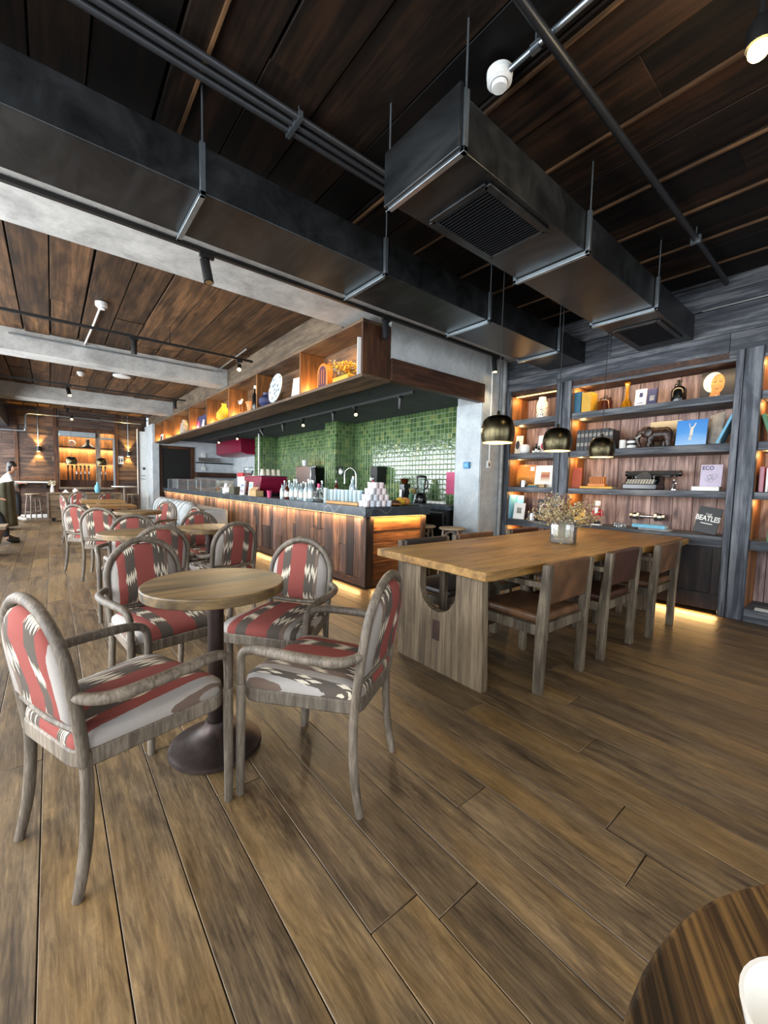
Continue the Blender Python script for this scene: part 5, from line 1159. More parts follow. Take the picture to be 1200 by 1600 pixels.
for cy_, cz_, r_ in ((0.05, 0.42, 0.11), (-0.12, 0.45, 0.13), (-0.02, 0.28, 0.09), (0.15, 0.30, 0.07)): b.tube([(-0.0115, cy_*w+r_*w*math.cos(a)*(1+0.3*math.sin(3*a)), cz_*h+r_*h*math.sin(a)) for a in [2*PI*k/22 for k in range(23)]], 0.0016, 4)
b.build('line_drawing', M['grey'], t, smooth=False)
# --- main bay, bottom shelf
y, w, h = bb(898, 795, 911, 819, 5.12, S4); book('yellow paperback leaning at the column end of the bottom shelf', (5.12, y, S4), 0.03, h, 0.14, 'yellow', face=True, lean=0.12, rz=0.3)
y, w, h = bb(926, 783, 941, 821, 5.10, S4); t = thing('nutcracker', 'red and white nutcracker soldier figure on the bottom shelf', 'figurine', (5.10, y, S4)); u_ = h/0.26
MB().box(-0.035*u_, 0.035*u_, -0.045*u_, 0.045*u_, 0, 0.012*u_).build('stand', M['paper'], t)
for s in (-1, 1): MB().tube([(0, s*0.018*u_, 0.01*u_), (0, s*0.017*u_, 0.055*u_)], 0.014*u_, 12).build('boot', M['blackgloss'], t); MB().tube([(0, s*0.017*u_, 0.055*u_), (0, s*0.016*u_, 0.10*u_)], 0.013*u_, 12).build('trouser_leg', M['red'], t); MB().tube([(0, s*0.042*u_, 0.165*u_), (-0.004*u_, s*0.05*u_, 0.10*u_)], 0.011*u_, 10).build('arm', M['red'], t)
MB().lathe([(0.026*u_, 0.09*u_), (0.03*u_, 0.10*u_), (0.034*u_, 0.165*u_), (0.02*u_, 0.175*u_)], n=20).build('coat', M['red'], t); MB().lathe([(0.02*u_, 0.172*u_), (0.024*u_, 0.18*u_), (0.024*u_, 0.21*u_)], n=18).build('head', M['skin'], t); MB().prism([(-0.02*u_, 0.19*u_), (0.02*u_, 0.19*u_), (0.012*u_, 0.13*u_), (-0.012*u_, 0.13*u_)], -0.036*u_, -0.022*u_, 'x').build('beard', M['paper'], t); MB().lathe([(0.026*u_, 0.21*u_), (0.03*u_, 0.25*u_), (0.02*u_, 0.262*u_)], n=18).build('hat', M['paper'], t)
y, w, h = bb(961, 811, 977, 824, 5.08, S4); t = thing('crystal_ornament', 'small clear crystal ornament on the bottom shelf', 'ornament', (5.08, y, S4))
for dy, r_ in ((-0.04, 0.03), (0.03, 0.036), (0.0, 0.026)): MB().lathe([(r_*0.7, 0), (r_, r_*0.7), (r_*0.7, r_*1.5), (0, r_*1.9)], (0 if dy else -0.04, dy, 0), 6).build('crystal', M['glass'], t, angle=10)
# pipe fitting fixed to the back boards
y, w, h = bb(988, 798, 1038, 815, 5.36, 0.95); t = thing('pipe_fitting', 'white-metal dumbbell-shaped pipe fitting mounted on the back boards', 'pipe fitting', (5.345, y, onx(1012, 807, 5.36).z)); g_ = w/2
MB().tube([(0, -g_*0.8, 0), (0, g_*0.8, 0)], 0.016, 12).build('cross_bar', M['steel'], t)
for s in (-1, 1): MB().ball((0, s*g_*0.76, 0), 0.042, 0.05, 0.042, 18).lathe([(0.05, -0.012), (0.052, 0), (0.05, 0.012)], (0, s*g_*0.55, 0), 8, Matrix.Rotation(PI/2, 4, 'X')).lathe([(0.035, -0.02), (0.035, 0.02)], (0, s*g_*0.97, 0), 8, Matrix.Rotation(PI/2, 4, 'X')).build('valve_body', M['steel'], t); MB().tube([(0, s*g_*0.76, 0), (0.085, s*g_*0.76, 0)], 0.018, 10).build('wall_stub', M['steel'], t)
y, w, h = bb(988, 822, 1042, 832, 5.07, S4); book('light blue book lying flat on the bottom shelf', (5.09, y, S4+0.0215), 0.035, w*0.95, 0.13, 'lightblue', flat=True, rz=0.02); book('grey book lying flat under the light blue one', (5.10, y-0.05, S4), 0.02, w*0.85, 0.16, 'grey', flat=True)
y, w, h = bb(1088, 792, 1130, 838, 5.08, S4); t = card('record_box', 'black record box with white band lettering leaning by the right post', 'record box', (5.07, y+0.035, S4+w*0.075), w*0.86, h*0.94, 'black', 0.16, 0.035, rz=0.12, tilt=0.17); text('THE', t, 0.028, (-0.0185, w*0.02, h*0.67), 'paper'); text('BEATLES', t, 0.072, (-0.0185, w*0.02, h*0.52), 'paper', sx=0.72, bold=0.0022); text('BOX SET', t, 0.022, (-0.0185, w*0.02, h*0.33), 'paper') if False else MB().box(-0.0185, -0.0175, -w*0.2, w*0.24, h*0.33, h*0.36).build('caption_line', M['paper'], t, smooth=False)
book('thin pale blue booklet standing behind the black record box', (5.14, y-0.19, S4), 0.012, 0.22, 0.16, 'lightblue', tilt=0.15); book('thin white booklet standing behind the black record box', (5.14, y-0.16, S4), 0.012, 0.24, 0.16, 'paper', tilt=0.17)
# --- narrow bay
y, w, h = bb(839.5, 621, 855.5, 651, 5.2, S1); jar('lace_jar', 'white lace-patterned lantern jar on the narrow bay\'s top shelf', 'jar', (5.2, y, S1), [(w*0.48, 0), (w*0.5, 0.01), (w*0.5, h*0.7), (w*0.32, h*0.88), (w*0.3, h), (w*0.27, h), (w*0.28, h*0.88), (w*0.45, h*0.69), (w*0.44, 0.02), (0, 0.015)], 'lace')
y, w, h = bb(801, 681, 815, 706, 5.14, S2); t = card('card', 'white card with a dark crest on the narrow bay\'s second shelf', 'card', (5.14, y, S2), w*1.1, h, 'mask', 0.12, 0.015, rz=0.3); MB().prism(face_poly(-w*0.05, h*0.5, w*0.2, h*0.25, 8), -0.009, -0.0074, 'x').build('crest', M['leather_dark'], t)
y, w, h = bb(813, 695, 827, 706, 5.08, S2); t = jar('mug', 'white rounded mug in front of the white card', 'mug', (5.08, y, S2), [(w*0.35, 0), (w*0.5, h*0.2), (w*0.5, h*0.8), (w*0.36, h), (w*0.3, h), (w*0.4, h*0.7), (0, h*0.15)], 'ceramic')
for i, (px_, hh) in enumerate(((834, 0.085), (838, 0.13), (842, 0.095))): t = jar('small_bottle', ('little white-labelled bottle, nearest the mug', 'taller dark bottle in the middle of the little three', 'little dark bottle beside the red printed card')[i], 'bottle', (5.12, onx(px_, 700, 5.12).y, S2), [(0.018, 0), (0.018, hh*0.6), (0.007, hh*0.75), (0.008, hh)], 'blackgloss'); MB().lathe([(0.0185, hh*0.12), (0.0185, hh*0.45)], n=16).build('bottle_label', M['paper'], t)
y, w, h = bb(840, 680, 856, 706, 5.16, S2); t = card('card', 'white card with a red print, partly behind the middle pendant', 'card', (5.16, y, S2), w, h, 'paper', 0.12); MB().prism(face_poly(-w*0.1, h*0.42, w*0.28, h*0.22, 14), -0.0056, -0.004, 'x').build('print', M['red'], t)
y, w, h = bb(802, 726, 836, 759, 5.2, S3); t = card('record_sleeve', 'brown record sleeve with a glowing sunrise', 'record sleeve', (5.2, y, S3), w, h, poster('sleeve_sun', '#7a4a2a', '#c98a3f', '#3a2015', 0, h), 0.12)
b = MB(); b.tube([(-0.0045, w*0.42*math.cos(a), h*0.18+h*0.28*math.sin(a)) for a in [PI*k/20 for k in range(21)]], 0.004, 5); b.build('printed_arc', M['yellow'], t); MB().box(-0.0056, -0.004, -w*0.42, -w*0.25, h*0.72, h*0.9).build('corner_label', M['paper'], t, smooth=False)
y, w, h = bb(835, 727, 867, 760, 5.16, S3); t = card('framed_print', 'white framed print with a reddish-brown picture', 'picture', (5.16, y, S3), w, h, 'paper', 0.15, 0.012); MB().box(-0.0076, -0.006, -w*0.22, w*0.2, h*0.3, h*0.7).build('picture', poster('print_food', '#b98d62', '#9c4f3a', '#d9c9b0', h*0.3, h*0.7), t, smooth=False)
y, w, h = bb(813, 751, 822, 760, 5.08, S3); jar('tin', 'small silver tin in front of the sunrise sleeve', 'tin', (5.08, y, S3), [(w*0.48, 0), (w*0.48, h), (w*0.44, h+0.002)], 'steel')
y = onx(834, 757, 5.09).y; book('teal booklet lying flat in front of the white framed print', (5.09, y, S3), 0.022, 0.14, 0.10, 'teal', flat=True); book('yellow booklet lying on the teal one', (5.09, y, S3+0.0225), 0.014, 0.12, 0.09, 'yellow', flat=True)
t = thing('small_box', 'small tan box before the white framed print', 'box', (5.08, onx(848, 757, 5.08).y, S3)); MB().box(-0.03, 0.03, -0.035, 0.035, 0, 0.035).build('box_body', M['kraft'], t, bevel=0.002); MB().box(-0.032, 0.032, -0.037, 0.037, 0.028, 0.04).build('lid', M['kraft'], t, bevel=0.002)
Z4 = 0.761
y, w, h = bb(794, 773, 803, 810, 5.14, Z4); book('tall blue book with its spine out, on the narrow bay\'s bottom shelf', (5.14, y, Z4), w*0.6, h, 0.2, 'lightblue', tilt=0.03)
y, w, h = bb(801, 774, 814, 811, 5.2, Z4); card('folder', 'pale blue folder standing behind the small picture card', 'folder', (5.22, y, Z4), w*1.2, h, 'lightblue', 0.08)
y, w, h = bb(802, 786, 819, 811, 5.08, Z4); t = card('card', 'white card with a small brown picture on the bottom shelf', 'card', (5.08, y, Z4), w, h, 'paper', 0.14, 0.012); MB().box(-0.0076, -0.006, -w*0.22, w*0.2, h*0.35, h*0.72).build('picture', M['stone'], t, smooth=False)
y, w, h = bb(825, 802, 838, 812, 5.08, Z4); jar('tin', 'squat silver candle tin on the narrow bay\'s bottom shelf', 'tin', (5.08, y, Z4), [(w*0.48, 0), (w*0.48, h), (w*0.42, h), (w*0.42, h*0.8), (0, h*0.8)], 'steel')
y, w, h = bb(839, 783, 861, 814, 5.14, Z4); t = card('framed_print', 'dark frame with a white round emblem, behind the dried flowers', 'picture', (5.14, y, Z4), w*1.1, h*1.1, 'black', 0.13, 0.014); MB().tube([(-0.008, w*0.33*math.cos(a), h*0.5+h*0.36*math.sin(a)) for a in [2*PI*k/24 for k in range(25)]], 0.008, 6, caps=False).tube([(-0.008, -w*0.2, h*0.42), (-0.008, 0, h*0.62), (-0.008, w*0.2, h*0.42)], 0.006, 6).build('emblem', M['paper'], t)
# --- right bay slivers
for i, (m_, wv) in enumerate((('green', 0.03), ('teal', 0.035))): book(('green book leaning at the left of the right bay\'s second shelf', 'teal book leaning behind the green one in the right bay')[i], (5.12, 0.66-i*0.06, S2), wv, 0.26-0.01*i, 0.19, m_, tilt=-0.3)
for i, m_ in enumerate(('magenta', 'paper', 'magenta', 'navy')): book(('magenta book first on the right bay\'s third shelf', 'thin white book between the two magenta ones', 'second magenta book on the right bay\'s third shelf', 'navy book after the magenta ones in the right bay')[i], (5.13, 0.715-i*0.038, S3), 0.034 if i != 1 else 0.018, 0.23-0.012*(i % 2), 0.16, m_)
y = 0.62; book('green book upright on the right bay\'s lower shelf', (5.14, y, 0.761), 0.05, 0.27, 0.19, 'green')
t = thing('folded_leaflet', 'small white leaflet on the plinth of the right bay', 'leaflet', (5.02, 0.60, 0.127)); MB().prism([(-0.05, 0), (0.05, 0), (0.0, 0.018)], -0.08, 0.08, 'y').build('sheet', M['paper'], t)

# ================================================================== THINGS ON THE SHELF OVER THE BAR
OX, OZ = 2.60, 2.336
def ob(l, t_, r, b_, x=OX): return bb(l, t_, r, b_, x, OZ)
y, w, h = ob(500, 563, 516, 602); t = thing('arched_clock', 'small arch-topped wooden clock on the hanging shelf, behind yellow flowers', 'clock', (OX, y, OZ)); h = 0.30; w = 0.24
pr_ = [(-w/2, 0), (w/2, 0), (w/2, h-w/2)]+[(w/2*math.cos(PI*k/14), h-w/2+w/2*math.sin(PI*k/14)) for k in range(1, 14)]+[(-w/2, h-w/2)]
MB().prism(pr_, -0.04, 0.04, 'x').build('case', M['orange'], t, bevel=0.006); MB().prism([(a*0.72, c*0.82+0.02) for a, c in pr_], -0.043, -0.039, 'x').build('grille_cloth', M['plum'], t)
for k in (-0.05, 0, 0.05): MB().tube([(-0.046, k, 0.05), (-0.046, k, 0.22)], 0.006, 6).build('grille_bar', M['orange'], t)
y, w, h = ob(520, 566, 553, 596, 2.58); bouquet('flower_arrangement', 'yellow and orange flower arrangement on the hanging shelf', (2.60, y, OZ+0.02), 0.05, 0.20, 0.25, 46, ['sunflower', 'petal', 'sunflower', 'orange'], 21, size=0.016)
t = thing('flower_trough', 'low yellow trough holding the flower arrangement', 'trough', (2.60, y, OZ)); MB().box(-0.06, 0.06, -0.16, 0.16, 0, 0.07).build('trough_body', M['yellow'], t, bevel=0.01)
card('framed_print', 'white board leaning on the end panel of the hanging shelf', 'picture', (2.62, 3.56, OZ), 0.20, 0.40, 'paper', 0.0, 0.012, rz=1.25)
y, w, h = ob(421, 592, 446, 627); t = thing('display_plate', 'round silvery plate standing on the hanging shelf', 'plate', (OX, y, OZ)); r = 0.215
MB().lathe([(0, 0.012), (r*0.55, 0.010), (r, 0.028), (r, 0.034), (r*0.55, 0.02), (0, 0.022)], (0, 0, r+0.01), 40, Matrix.Rotation(-PI/2+0.15, 4, 'Y')).build('plate_disc', M['plate'], t); MB().box(-0.05, 0.09, -0.06, -0.04, 0, 0.012).box(-0.05, 0.09, 0.04, 0.06, 0, 0.012).bar((0.03, 0, 0.01), (0.10, 0, 0.2), 0.02, 0.01).build('easel', M['black'], t)
y, w, h = ob(412, 609, 424, 632); t = thing('vase', 'dark violet squat vase beside the silvery plate', 'vase', (OX, y+0.02, OZ)); MB().lathe([(0.06, 0), (0.12, 0.06), (0.115, 0.13), (0.05, 0.19), (0.06, 0.22)], n=24).build('vase_body', M['navy'], t)
y, w, h = ob(456, 590, 467, 622); card('framed_print', 'white picture card next to the silvery plate', 'picture', (2.63, y, OZ), 0.26, 0.30, 'paper', 0.14, 0.012, rz=0.2)
y = onx(390, 640, OX).y; t = thing('serving_tray', 'pale wooden tray under the small orange pot on the hanging shelf', 'tray', (OX, y+0.02, OZ)); MB().box(-0.08, 0.08, -0.27, 0.27, 0, 0.02).box(-0.08, 0.08, -0.27, -0.255, 0.02, 0.05).box(-0.08, 0.08, 0.255, 0.27, 0.02, 0.05).build('tray_body', M['board'], t, bevel=0.003)
t = thing('plant_pot', 'small orange pot standing on the pale tray', 'pot', (OX, y-0.08, OZ+0.0205)); MB().lathe([(0.06, 0), (0.085, 0.12), (0.095, 0.12), (0.095, 0.15), (0.08, 0.15), (0.07, 0.03), (0, 0.02)], n=24).build('pot_body', M['orange'], t)
y = onx(399, 620, OX).y; t = thing('tall_bottle', 'tall dark bottle with a pale stopper near a divider', 'bottle', (OX, y, OZ)); MB().lathe([(0.045, 0), (0.05, 0.01), (0.05, 0.24), (0.02, 0.31), (0.02, 0.36)], n=20).build('bottle_body', M['blackgloss'], t); MB().lathe([(0.024, 0.36), (0.024, 0.41)], n=14).build('stopper', M['paper'], t)
y = onx(376, 620, OX).y; t = thing('bird_figure', 'little white bird figure on a thin stand on the hanging shelf', 'figurine', (OX, y, OZ)); MB().lathe([(0.045, 0), (0.045, 0.012), (0.008, 0.02), (0.006, 0.2)], n=16).build('stand', M['black'], t); MB().ball((0, 0, 0.235), 0.03, 0.075, 0.035, 14).ball((0, -0.075, 0.265), 0.022, 0.024, 0.022, 10).prism([(0.03, 0.24), (0.13, 0.29), (0.05, 0.26)], -0.01, 0.01, 'x').build('bird', M['paper'], t)
y = onx(350, 645, OX).y; jar('gourd_vase', 'yellow gourd-shaped vase on the hanging shelf', 'vase', (OX, y, OZ), [(0.08, 0), (0.14, 0.06), (0.135, 0.15), (0.07, 0.24), (0.04, 0.29), (0.05, 0.33), (0.035, 0.33), (0.03, 0.28), (0, 0.1)], 'sunflower')
y = onx(308, 663, OX).y; t = card('framed_print', 'dark blue picture with a pink and white figure on the hanging shelf', 'picture', (2.64, y, OZ), 0.9, 0.32, 'navy', 0.12, 0.014); MB().prism([(0.25, 0.02), (-0.05, 0.02), (0.0, 0.15), (0.1, 0.24), (0.2, 0.15)], -0.009, -0.0072, 'x').build('painted_figure', M['pink'], t, smooth=False); MB().prism([(-0.2, 0.02), (-0.42, 0.02), (-0.36, 0.2), (-0.26, 0.22)], -0.009, -0.0072, 'x').build('painted_cloud', M['paper'], t, smooth=False)
y = onx(288.5, 668, OX).y; jar('tall_vase', 'narrow grey vase near the far end of the hanging shelf', 'vase', (OX, y, OZ), [(0.09, 0), (0.11, 0.1), (0.08, 0.26), (0.05, 0.3), (0.06, 0.34)], 'stone')
y = onx(252, 684, OX).y; t = card('framed_print', 'small black-and-white frame at the far end of the hanging shelf', 'picture', (2.60, y, OZ), 0.34, 0.22, 'paper', 0.12, 0.014); MB().box(-0.009, -0.0072, -0.1, 0.12, 0.05, 0.16).build('picture', M['black'], t, smooth=False)

# ================================================================== THINGS ON AND BEHIND THE BAR
BZ = 0.9405
def cy_of(px, py, x): return onx(px, py, x).y
# pastry case
y0, y1 = cy_of(345, 762, 2.9), cy_of(268, 760, 2.9); t = thing('pastry_case', 'glass pastry display case at the far end of the bar', 'display case', (2.98, (y0+y1)/2, BZ)); hl = (y1-y0)/2
MB().box(-0.18, 0.2, -hl, hl, 0, 0.02).build('case_base', M['steel'], t)
MB().box(-0.18, -0.174, -hl, hl, 0.02, 0.27).box(-0.18, 0.2, -hl, -hl+0.006, 0.02, 0.27).box(-0.18, 0.2, hl-0.006, hl, 0.02, 0.27).box(-0.18, 0.2, -hl, hl, 0.27, 0.276).build('glass_panes', M['glass'], t, smooth=False)
b = MB()
for yy in [-hl+2*hl*k/4 for k in range(5)]: b.box(-0.186, -0.172, yy-0.008, yy+0.008, 0.0, 0.28)
b.box(-0.186, -0.172, -hl, hl, 0.268, 0.285).box(0.19, 0.205, -hl, hl, 0.0, 0.28).build('case_frame', M['steel'], t); area('pastry_case_lamp', (2.98, (y0+y1)/2, BZ+0.26), (0, 0, -1), 2*hl*0.9, 0.1, 5, (1, 0.9, 0.75))
q = random.Random(8)
for k in range(8):
    yy = (y0+y1)/2+hl*0.85-k*hl*0.16; p = thing('pastry', 'golden pastry in the glass case, %s from the door end' % ORD[k], 'pastry', (2.93, yy, BZ+0.021), q.uniform(0, 3), 'pastries in the glass case'); MB().ball((0, 0, 0.034), 0.075, 0.05, 0.034, 14).tube(spline([(-0.07, -0.02, 0.03), (0, 0.02, 0.07), (0.07, -0.02, 0.03)], 4), 0.022, 8).build('crust', M['bread'], p)
t = thing('serving_tray', 'orange wooden tray inside the glass case', 'tray', (2.97, (y0+y1)/2-hl*0.48, BZ+0.021)); MB().box(-0.1, 0.1, -hl*0.25, hl*0.2, 0, 0.05).build('tray_body', M['orange'], t, bevel=0.004)
for i, (px_, r_, h_, lb) in enumerate(((312, 0.16, 0.07, 'white shallow bowl in front of the pastry case'), (325, 0.10, 0.17, 'white lidded pot near the end of the pastry case'), (333, 0.07, 0.12, 'small glass jar at the near end of the pastry case'))):
    t = thing(('bowl', 'lidded_pot', 'jar')[i], lb, ('bowl', 'pot', 'jar')[i], (2.77+0.0*i, cy_of(px_, 770, 2.77), BZ)) if False else thing(('bowl', 'lidded_pot', 'jar')[i], lb.replace('in front of', 'beside'), ('bowl', 'pot', 'jar')[i], (2.88, y0-0.25-0.28*(2-i)*0.9, BZ))
    if i == 1: MB().lathe([(0.06, 0), (0.1, 0.05), (0.1, 0.1)], n=24).build('pot_body', M['ceramic'], t); MB().lathe([(0.1, 0.1), (0.06, 0.13), (0.015, 0.145), (0.015, 0.17)], n=24).build('lid', M['ceramic'], t)
    else: MB().lathe([(r_*0.5, 0), (r_, h_*0.5), (r_, h_), (r_*0.93, h_), (0, h_*0.25)], n=24).build('vessel', M['ceramic' if i == 0 else 'glass'], t)
# small things near the till
yb = cy_of(350, 770, 2.82); t = thing('menu_stand', 'white A-shaped menu card on the bar next to the pastry case', 'menu card', (2.86, yb, BZ)); MB().bar((-0.05, 0, 0), (0, 0, 0.2), 0.14, 0.004, (1, 0, 0)).bar((0.05, 0, 0), (0, 0, 0.2), 0.14, 0.004, (1, 0, 0)).build('folded_card', M['paper'], t)
t = card('sign_card', 'small dark card with a white border on the bar', 'sign', (2.80, cy_of(357.5, 772, 2.80), BZ), 0.16, 0.2, 'paper', 0.2, 0.008, rz=-0.5); MB().box(-0.0056, -0.004, -0.055, 0.055, 0.03, 0.17).build('dark_panel', M['navy'], t, smooth=False)
t = thing('card_box', 'dark olive box on the bar between the cards and the leaflets', 'box', (2.86, cy_of(368, 770, 2.86), BZ)); MB().box(-0.08, 0.08, -0.14, 0.14, 0, 0.15).build('box_body', M['olive'], t, bevel=0.004)
t = card('leaflet_stand', 'white and blue leaflet holder on the bar before the espresso machine', 'leaflet holder', (2.86, cy_of(378.5, 765, 2.86), BZ), 0.2, 0.27, 'paper', 0.1, 0.03); MB().box(-0.017, -0.0152, -0.08, 0.08, 0.05, 0.2).build('print', poster('leaflet', '#36557d', '#b6bfd0', '#7d4a66', 0.05, 0.2), t, smooth=False)
t = card('leaflet_stand', 'pale blue printed card holder in front of the espresso machine', 'leaflet holder', (2.80, cy_of(391, 768, 2.80), BZ), 0.17, 0.25, 'paper', 0.1, 0.02)
for zc_ in (0.09, 0.18): MB().box(-0.012, -0.0102, -0.06, 0.06, zc_-0.03, zc_+0.03).build('print', M['lightblue'], t, smooth=False)
t = thing('kraft_box', 'small kraft cardboard box on the bar edge before the espresso machine', 'box', (2.82, cy_of(400, 774, 2.82), BZ)); MB().box(-0.07, 0.07, -0.16, 0.16, 0, 0.10).build('box_body', M['kraft'], t, bevel=0.003); MB().bar((-0.07, 0, 0.1), (0.0, 0, 0.16), 0.3, 0.004, (1, 0, 0)).build('flap', M['kraft'], t)
# espresso machine, long side to the room
t = thing('espresso_machine', 'wine-red espresso machine on the bar', 'espresso machine', (3.24, 7.62, BZ))
b = MB(); b.prism([(-0.42, 0.36), (0.42, 0.36), (0.42, 0.30), (0.36, 0.05), (-0.36, 0.05), (-0.42, 0.30)], -0.27, 0.25, 'x')
b.build('housing', M['wine'], t, bevel=0.012)
MB().box(-0.24, 0.22, -0.36, 0.36, 0.0, 0.05).build('drip_base', M['blackgloss'], t, bevel=0.006); MB().box(-0.27, 0.26, -0.43, 0.43, 0.36, 0.375).build('cup_rack', M['steel'], t, bevel=0.003)
for i in range(4): k = thing('paper_cup', 'cream paper cup upside down on the espresso machine, %s from the bar front' % ORD[i], 'cup', (3.04+i*0.105, 7.29, BZ+0.376), 0, 'cups on the espresso machine'); MB().lathe([(0.046, 0), (0.048, 0.006), (0.036, 0.11), (0.034, 0.115)], n=24).build('cup_wall', M['cream'], k)
t = thing('coffee_grinder', 'white grinder with a clear hopper on the espresso machine\'s far side', 'coffee grinder', (3.2, 8.4, BZ)); MB().box(-0.1, 0.1, -0.1, 0.1, 0, 0.36).build('grinder_body', M['white'], t, bevel=0.015); MB().lathe([(0.06, 0.36), (0.1, 0.48), (0.1, 0.54), (0.09, 0.55)], n=20).build('hopper', M['glass'], t)
t = thing('tin', 'red tin standing behind the grinder at the bar', 'tin', (3.25, 8.8, BZ)); MB().box(-0.09, 0.09, -0.16, 0.16, 0, 0.36).build('tin_body', M['white'], t, bevel=0.01); MB().box(-0.095, 0.095, -0.165, 0.165, 0.36, 0.44).build('lid', M['red'], t, bevel=0.01)
t = jar('paper_cup', 'small pink paper cup on the bar under the espresso machine', 'cup', (2.84, cy_of(421, 776, 2.84), BZ), [(0.034, 0), (0.044, 0.105), (0.048, 0.112), (0.04, 0.11), (0, 0.01)], 'pink')
# bottles
def bottle(h, r, m, cap):
    t = thing('bottle', '', 'bottle', (0, 0, 0), 0, 'bottles crowded on the bar'); MB().lathe([(r*0.92, 0), (r, 0.008), (r, h*0.58), (r*0.85, h*0.66), (r*0.36, h*0.78), (r*0.34, h*0.93), (r*0.36, h*0.94)], n=20).build('bottle_body', M[m], t, angle=60); bd_ = t.children[0]; MB().lathe([(r*0.42, h*0.92), (r*0.42, h), (r*0.3, h*1.01)], n=14).build('cap', M[cap], t)
    MB().lathe([(r*1.01, h*0.15), (r*1.01, h*0.48)], n=20).build('bottle_label', M['paper'], bd_); return t
q = random.Random(31); px = 439.0
BT = [('milk', 'black'), ('glass_blue', 'steel'), ('amber', 'black'), ('milk', 'steel'), ('glass_blue', 'black'), ('milk', 'paper'), ('glass', 'steel'), ('milk', 'black'), ('glass_blue', 'steel'), ('glass', 'paper'), ('milk', 'steel'), ('glass', 'steel'), ('glass_blue', 'paper'), ('glass', 'steel')]
WORDS = {'milk': 'cloudy pale', 'glass_blue': 'pale blue', 'amber': 'brown', 'glass': 'clear'}; CW = {'black': 'black', 'steel': 'silver', 'paper': 'white'}
for i, (m_, c_) in enumerate(BT):
    row = i % 2; h_ = q.uniform(0.23, 0.31); r_ = q.uniform(0.034, 0.043); x = 2.80+0.13*row
    o = bottle(h_, r_, m_, c_); y = cy_of(441+i*3.7, 780, x); place(o, True, (x, y, BZ), q.uniform(0, 6), '%s-capped %s bottle, %s from the espresso machine in the %s row of the crowd' % (CW[c_], WORDS[m_], ORD[i//2], ('front', 'second')[row]))
for i in range(9):
    m_, c_ = BT[(i*5) % 14]; x = 3.10+0.12*(i % 2); o = bottle(q.uniform(0.26, 0.36), 0.038, m_, c_); place(o, True, (x, 6.05-i*0.2, BZ), 0, '%s-capped %s bottle at the bartender\'s edge, %s from the espresso machine' % (CW[c_], WORDS[m_], ORD[i]))
t = thing('carafe', 'round-bellied glass carafe with a pink stopper on the bar', 'carafe', (2.84, cy_of(498, 783, 2.84), BZ)); MB().lathe([(0.04, 0), (0.085, 0.03), (0.09, 0.06), (0.05, 0.12), (0.028, 0.15), (0.034, 0.2)], n=28).build('carafe_body', M['glass'], t, angle=70); MB().lathe([(0.02, 0.19), (0.024, 0.25)], n=14).build('stopper', M['pink'], t)
for i in range(3): px_ = (509, 513.5, 519)[i]; jar('tumbler', 'tall pale glass in the trio by the carafe, %s from it' % ORD[i], 'glass', (2.80+0.04*i, cy_of(px_, 780, 2.80+0.04*i), BZ), [(0.024, 0), (0.028, 0.004), (0.03, 0.2-0.02*i), (0.028, 0.2-0.02*i), (0.024, 0.012), (0, 0.01)], 'milk' if i == 0 else 'paleblue')['group'] = 'tall glasses on the bar'
yA, yB = cy_of(518, 786, 2.92), cy_of(566, 793, 2.78)
t = thing('serving_board', 'long pale wooden board carrying the glasses on the bar', 'board', (2.92, (yA+yB)/2+0.02, BZ)); MB().box(-0.13, 0.13, -(yA-yB)/2*0.8, (yA-yB)/2*0.8, 0, 0.035).build('board_body', M['board'], t, bevel=0.005); yc = (yA+yB)/2+0.02; LY = (yA-yB)*0.8
for r_ in range(2):
    for k in range(8): g = jar('tumbler', 'clear tumbler on the pale board, %s row, %s from the carafe' % (('front', 'back')[r_], ORD[k]), 'glass', (2.86+0.1*r_, yc+LY/2-0.05-k*(LY-0.1)/7, BZ+0.0355), [(0.03, 0), (0.034, 0.004), (0.037, 0.145), (0.035, 0.145), (0.031, 0.012), (0, 0.01)], 'paleblue' if k % 3 else 'milk'); g['group'] = 'tumblers on the pale board'
def cup_proto(m_):
    t = thing('patterned_cup', '', 'cup', (0, 0, 0), 0, 'printed cups stacked at the bar corner'); MB().lathe([(0.031, 0), (0.034, 0.003), (0.039, 0.07), (0.0365, 0.07), (0.031, 0.008), (0, 0.006)], n=24).build('cup_wall', M[m_], t); MB().lathe([(0.0395, 0.064), (0.0395, 0.069)], n=24).build('rim_band', M['paper'], t); return t
pb, prd = cup_proto('bluecup'), cup_proto('redcup'); used = {}
TIER = ('bottom', 'second', 'third', 'top')
for tier in range(4):
    for r_ in range(2):
        n = 5-tier
        for k in range(n):
            m_ = 'bluecup' if (tier+k+r_) % 3 and not (k > n-3 and tier > 0) else 'redcup'; p = pb if m_ == 'bluecup' else prd
            px_ = 570+ (k+0.5*tier)*7.9; yy = 3.735+r_*0.085; xx = 2.79+(k+0.5*tier)*0.083
            place(p, not used.get(m_), (xx, yy, BZ+0.0705*tier), (k*2+r_), '%s printed cup, %s tier of the %s cup pile, %s from the pale board' % (('blue', 'rose')[m_ == 'redcup'], TIER[tier], ('outer', 'inner')[r_], ORD[k])); used[m_] = 1
for i in range(4): px_ = (603, 608, 611, 615)[i]; o = bottle(0.30-0.02*i, 0.028, ('redcup', 'amber', 'redcup', 'yellowglass')[i], ('red', 'paper', 'red', 'red')[i]); place(o, True, (3.10+0.07*i, 4.02+0.05*(i % 2), BZ), 0, ('rose-labelled syrup bottle behind the cups', 'brown syrup bottle behind the cups', 'second rose-labelled syrup bottle behind the cups', 'orange syrup bottle behind the loaves')[i], 'syrup bottles behind the cups')
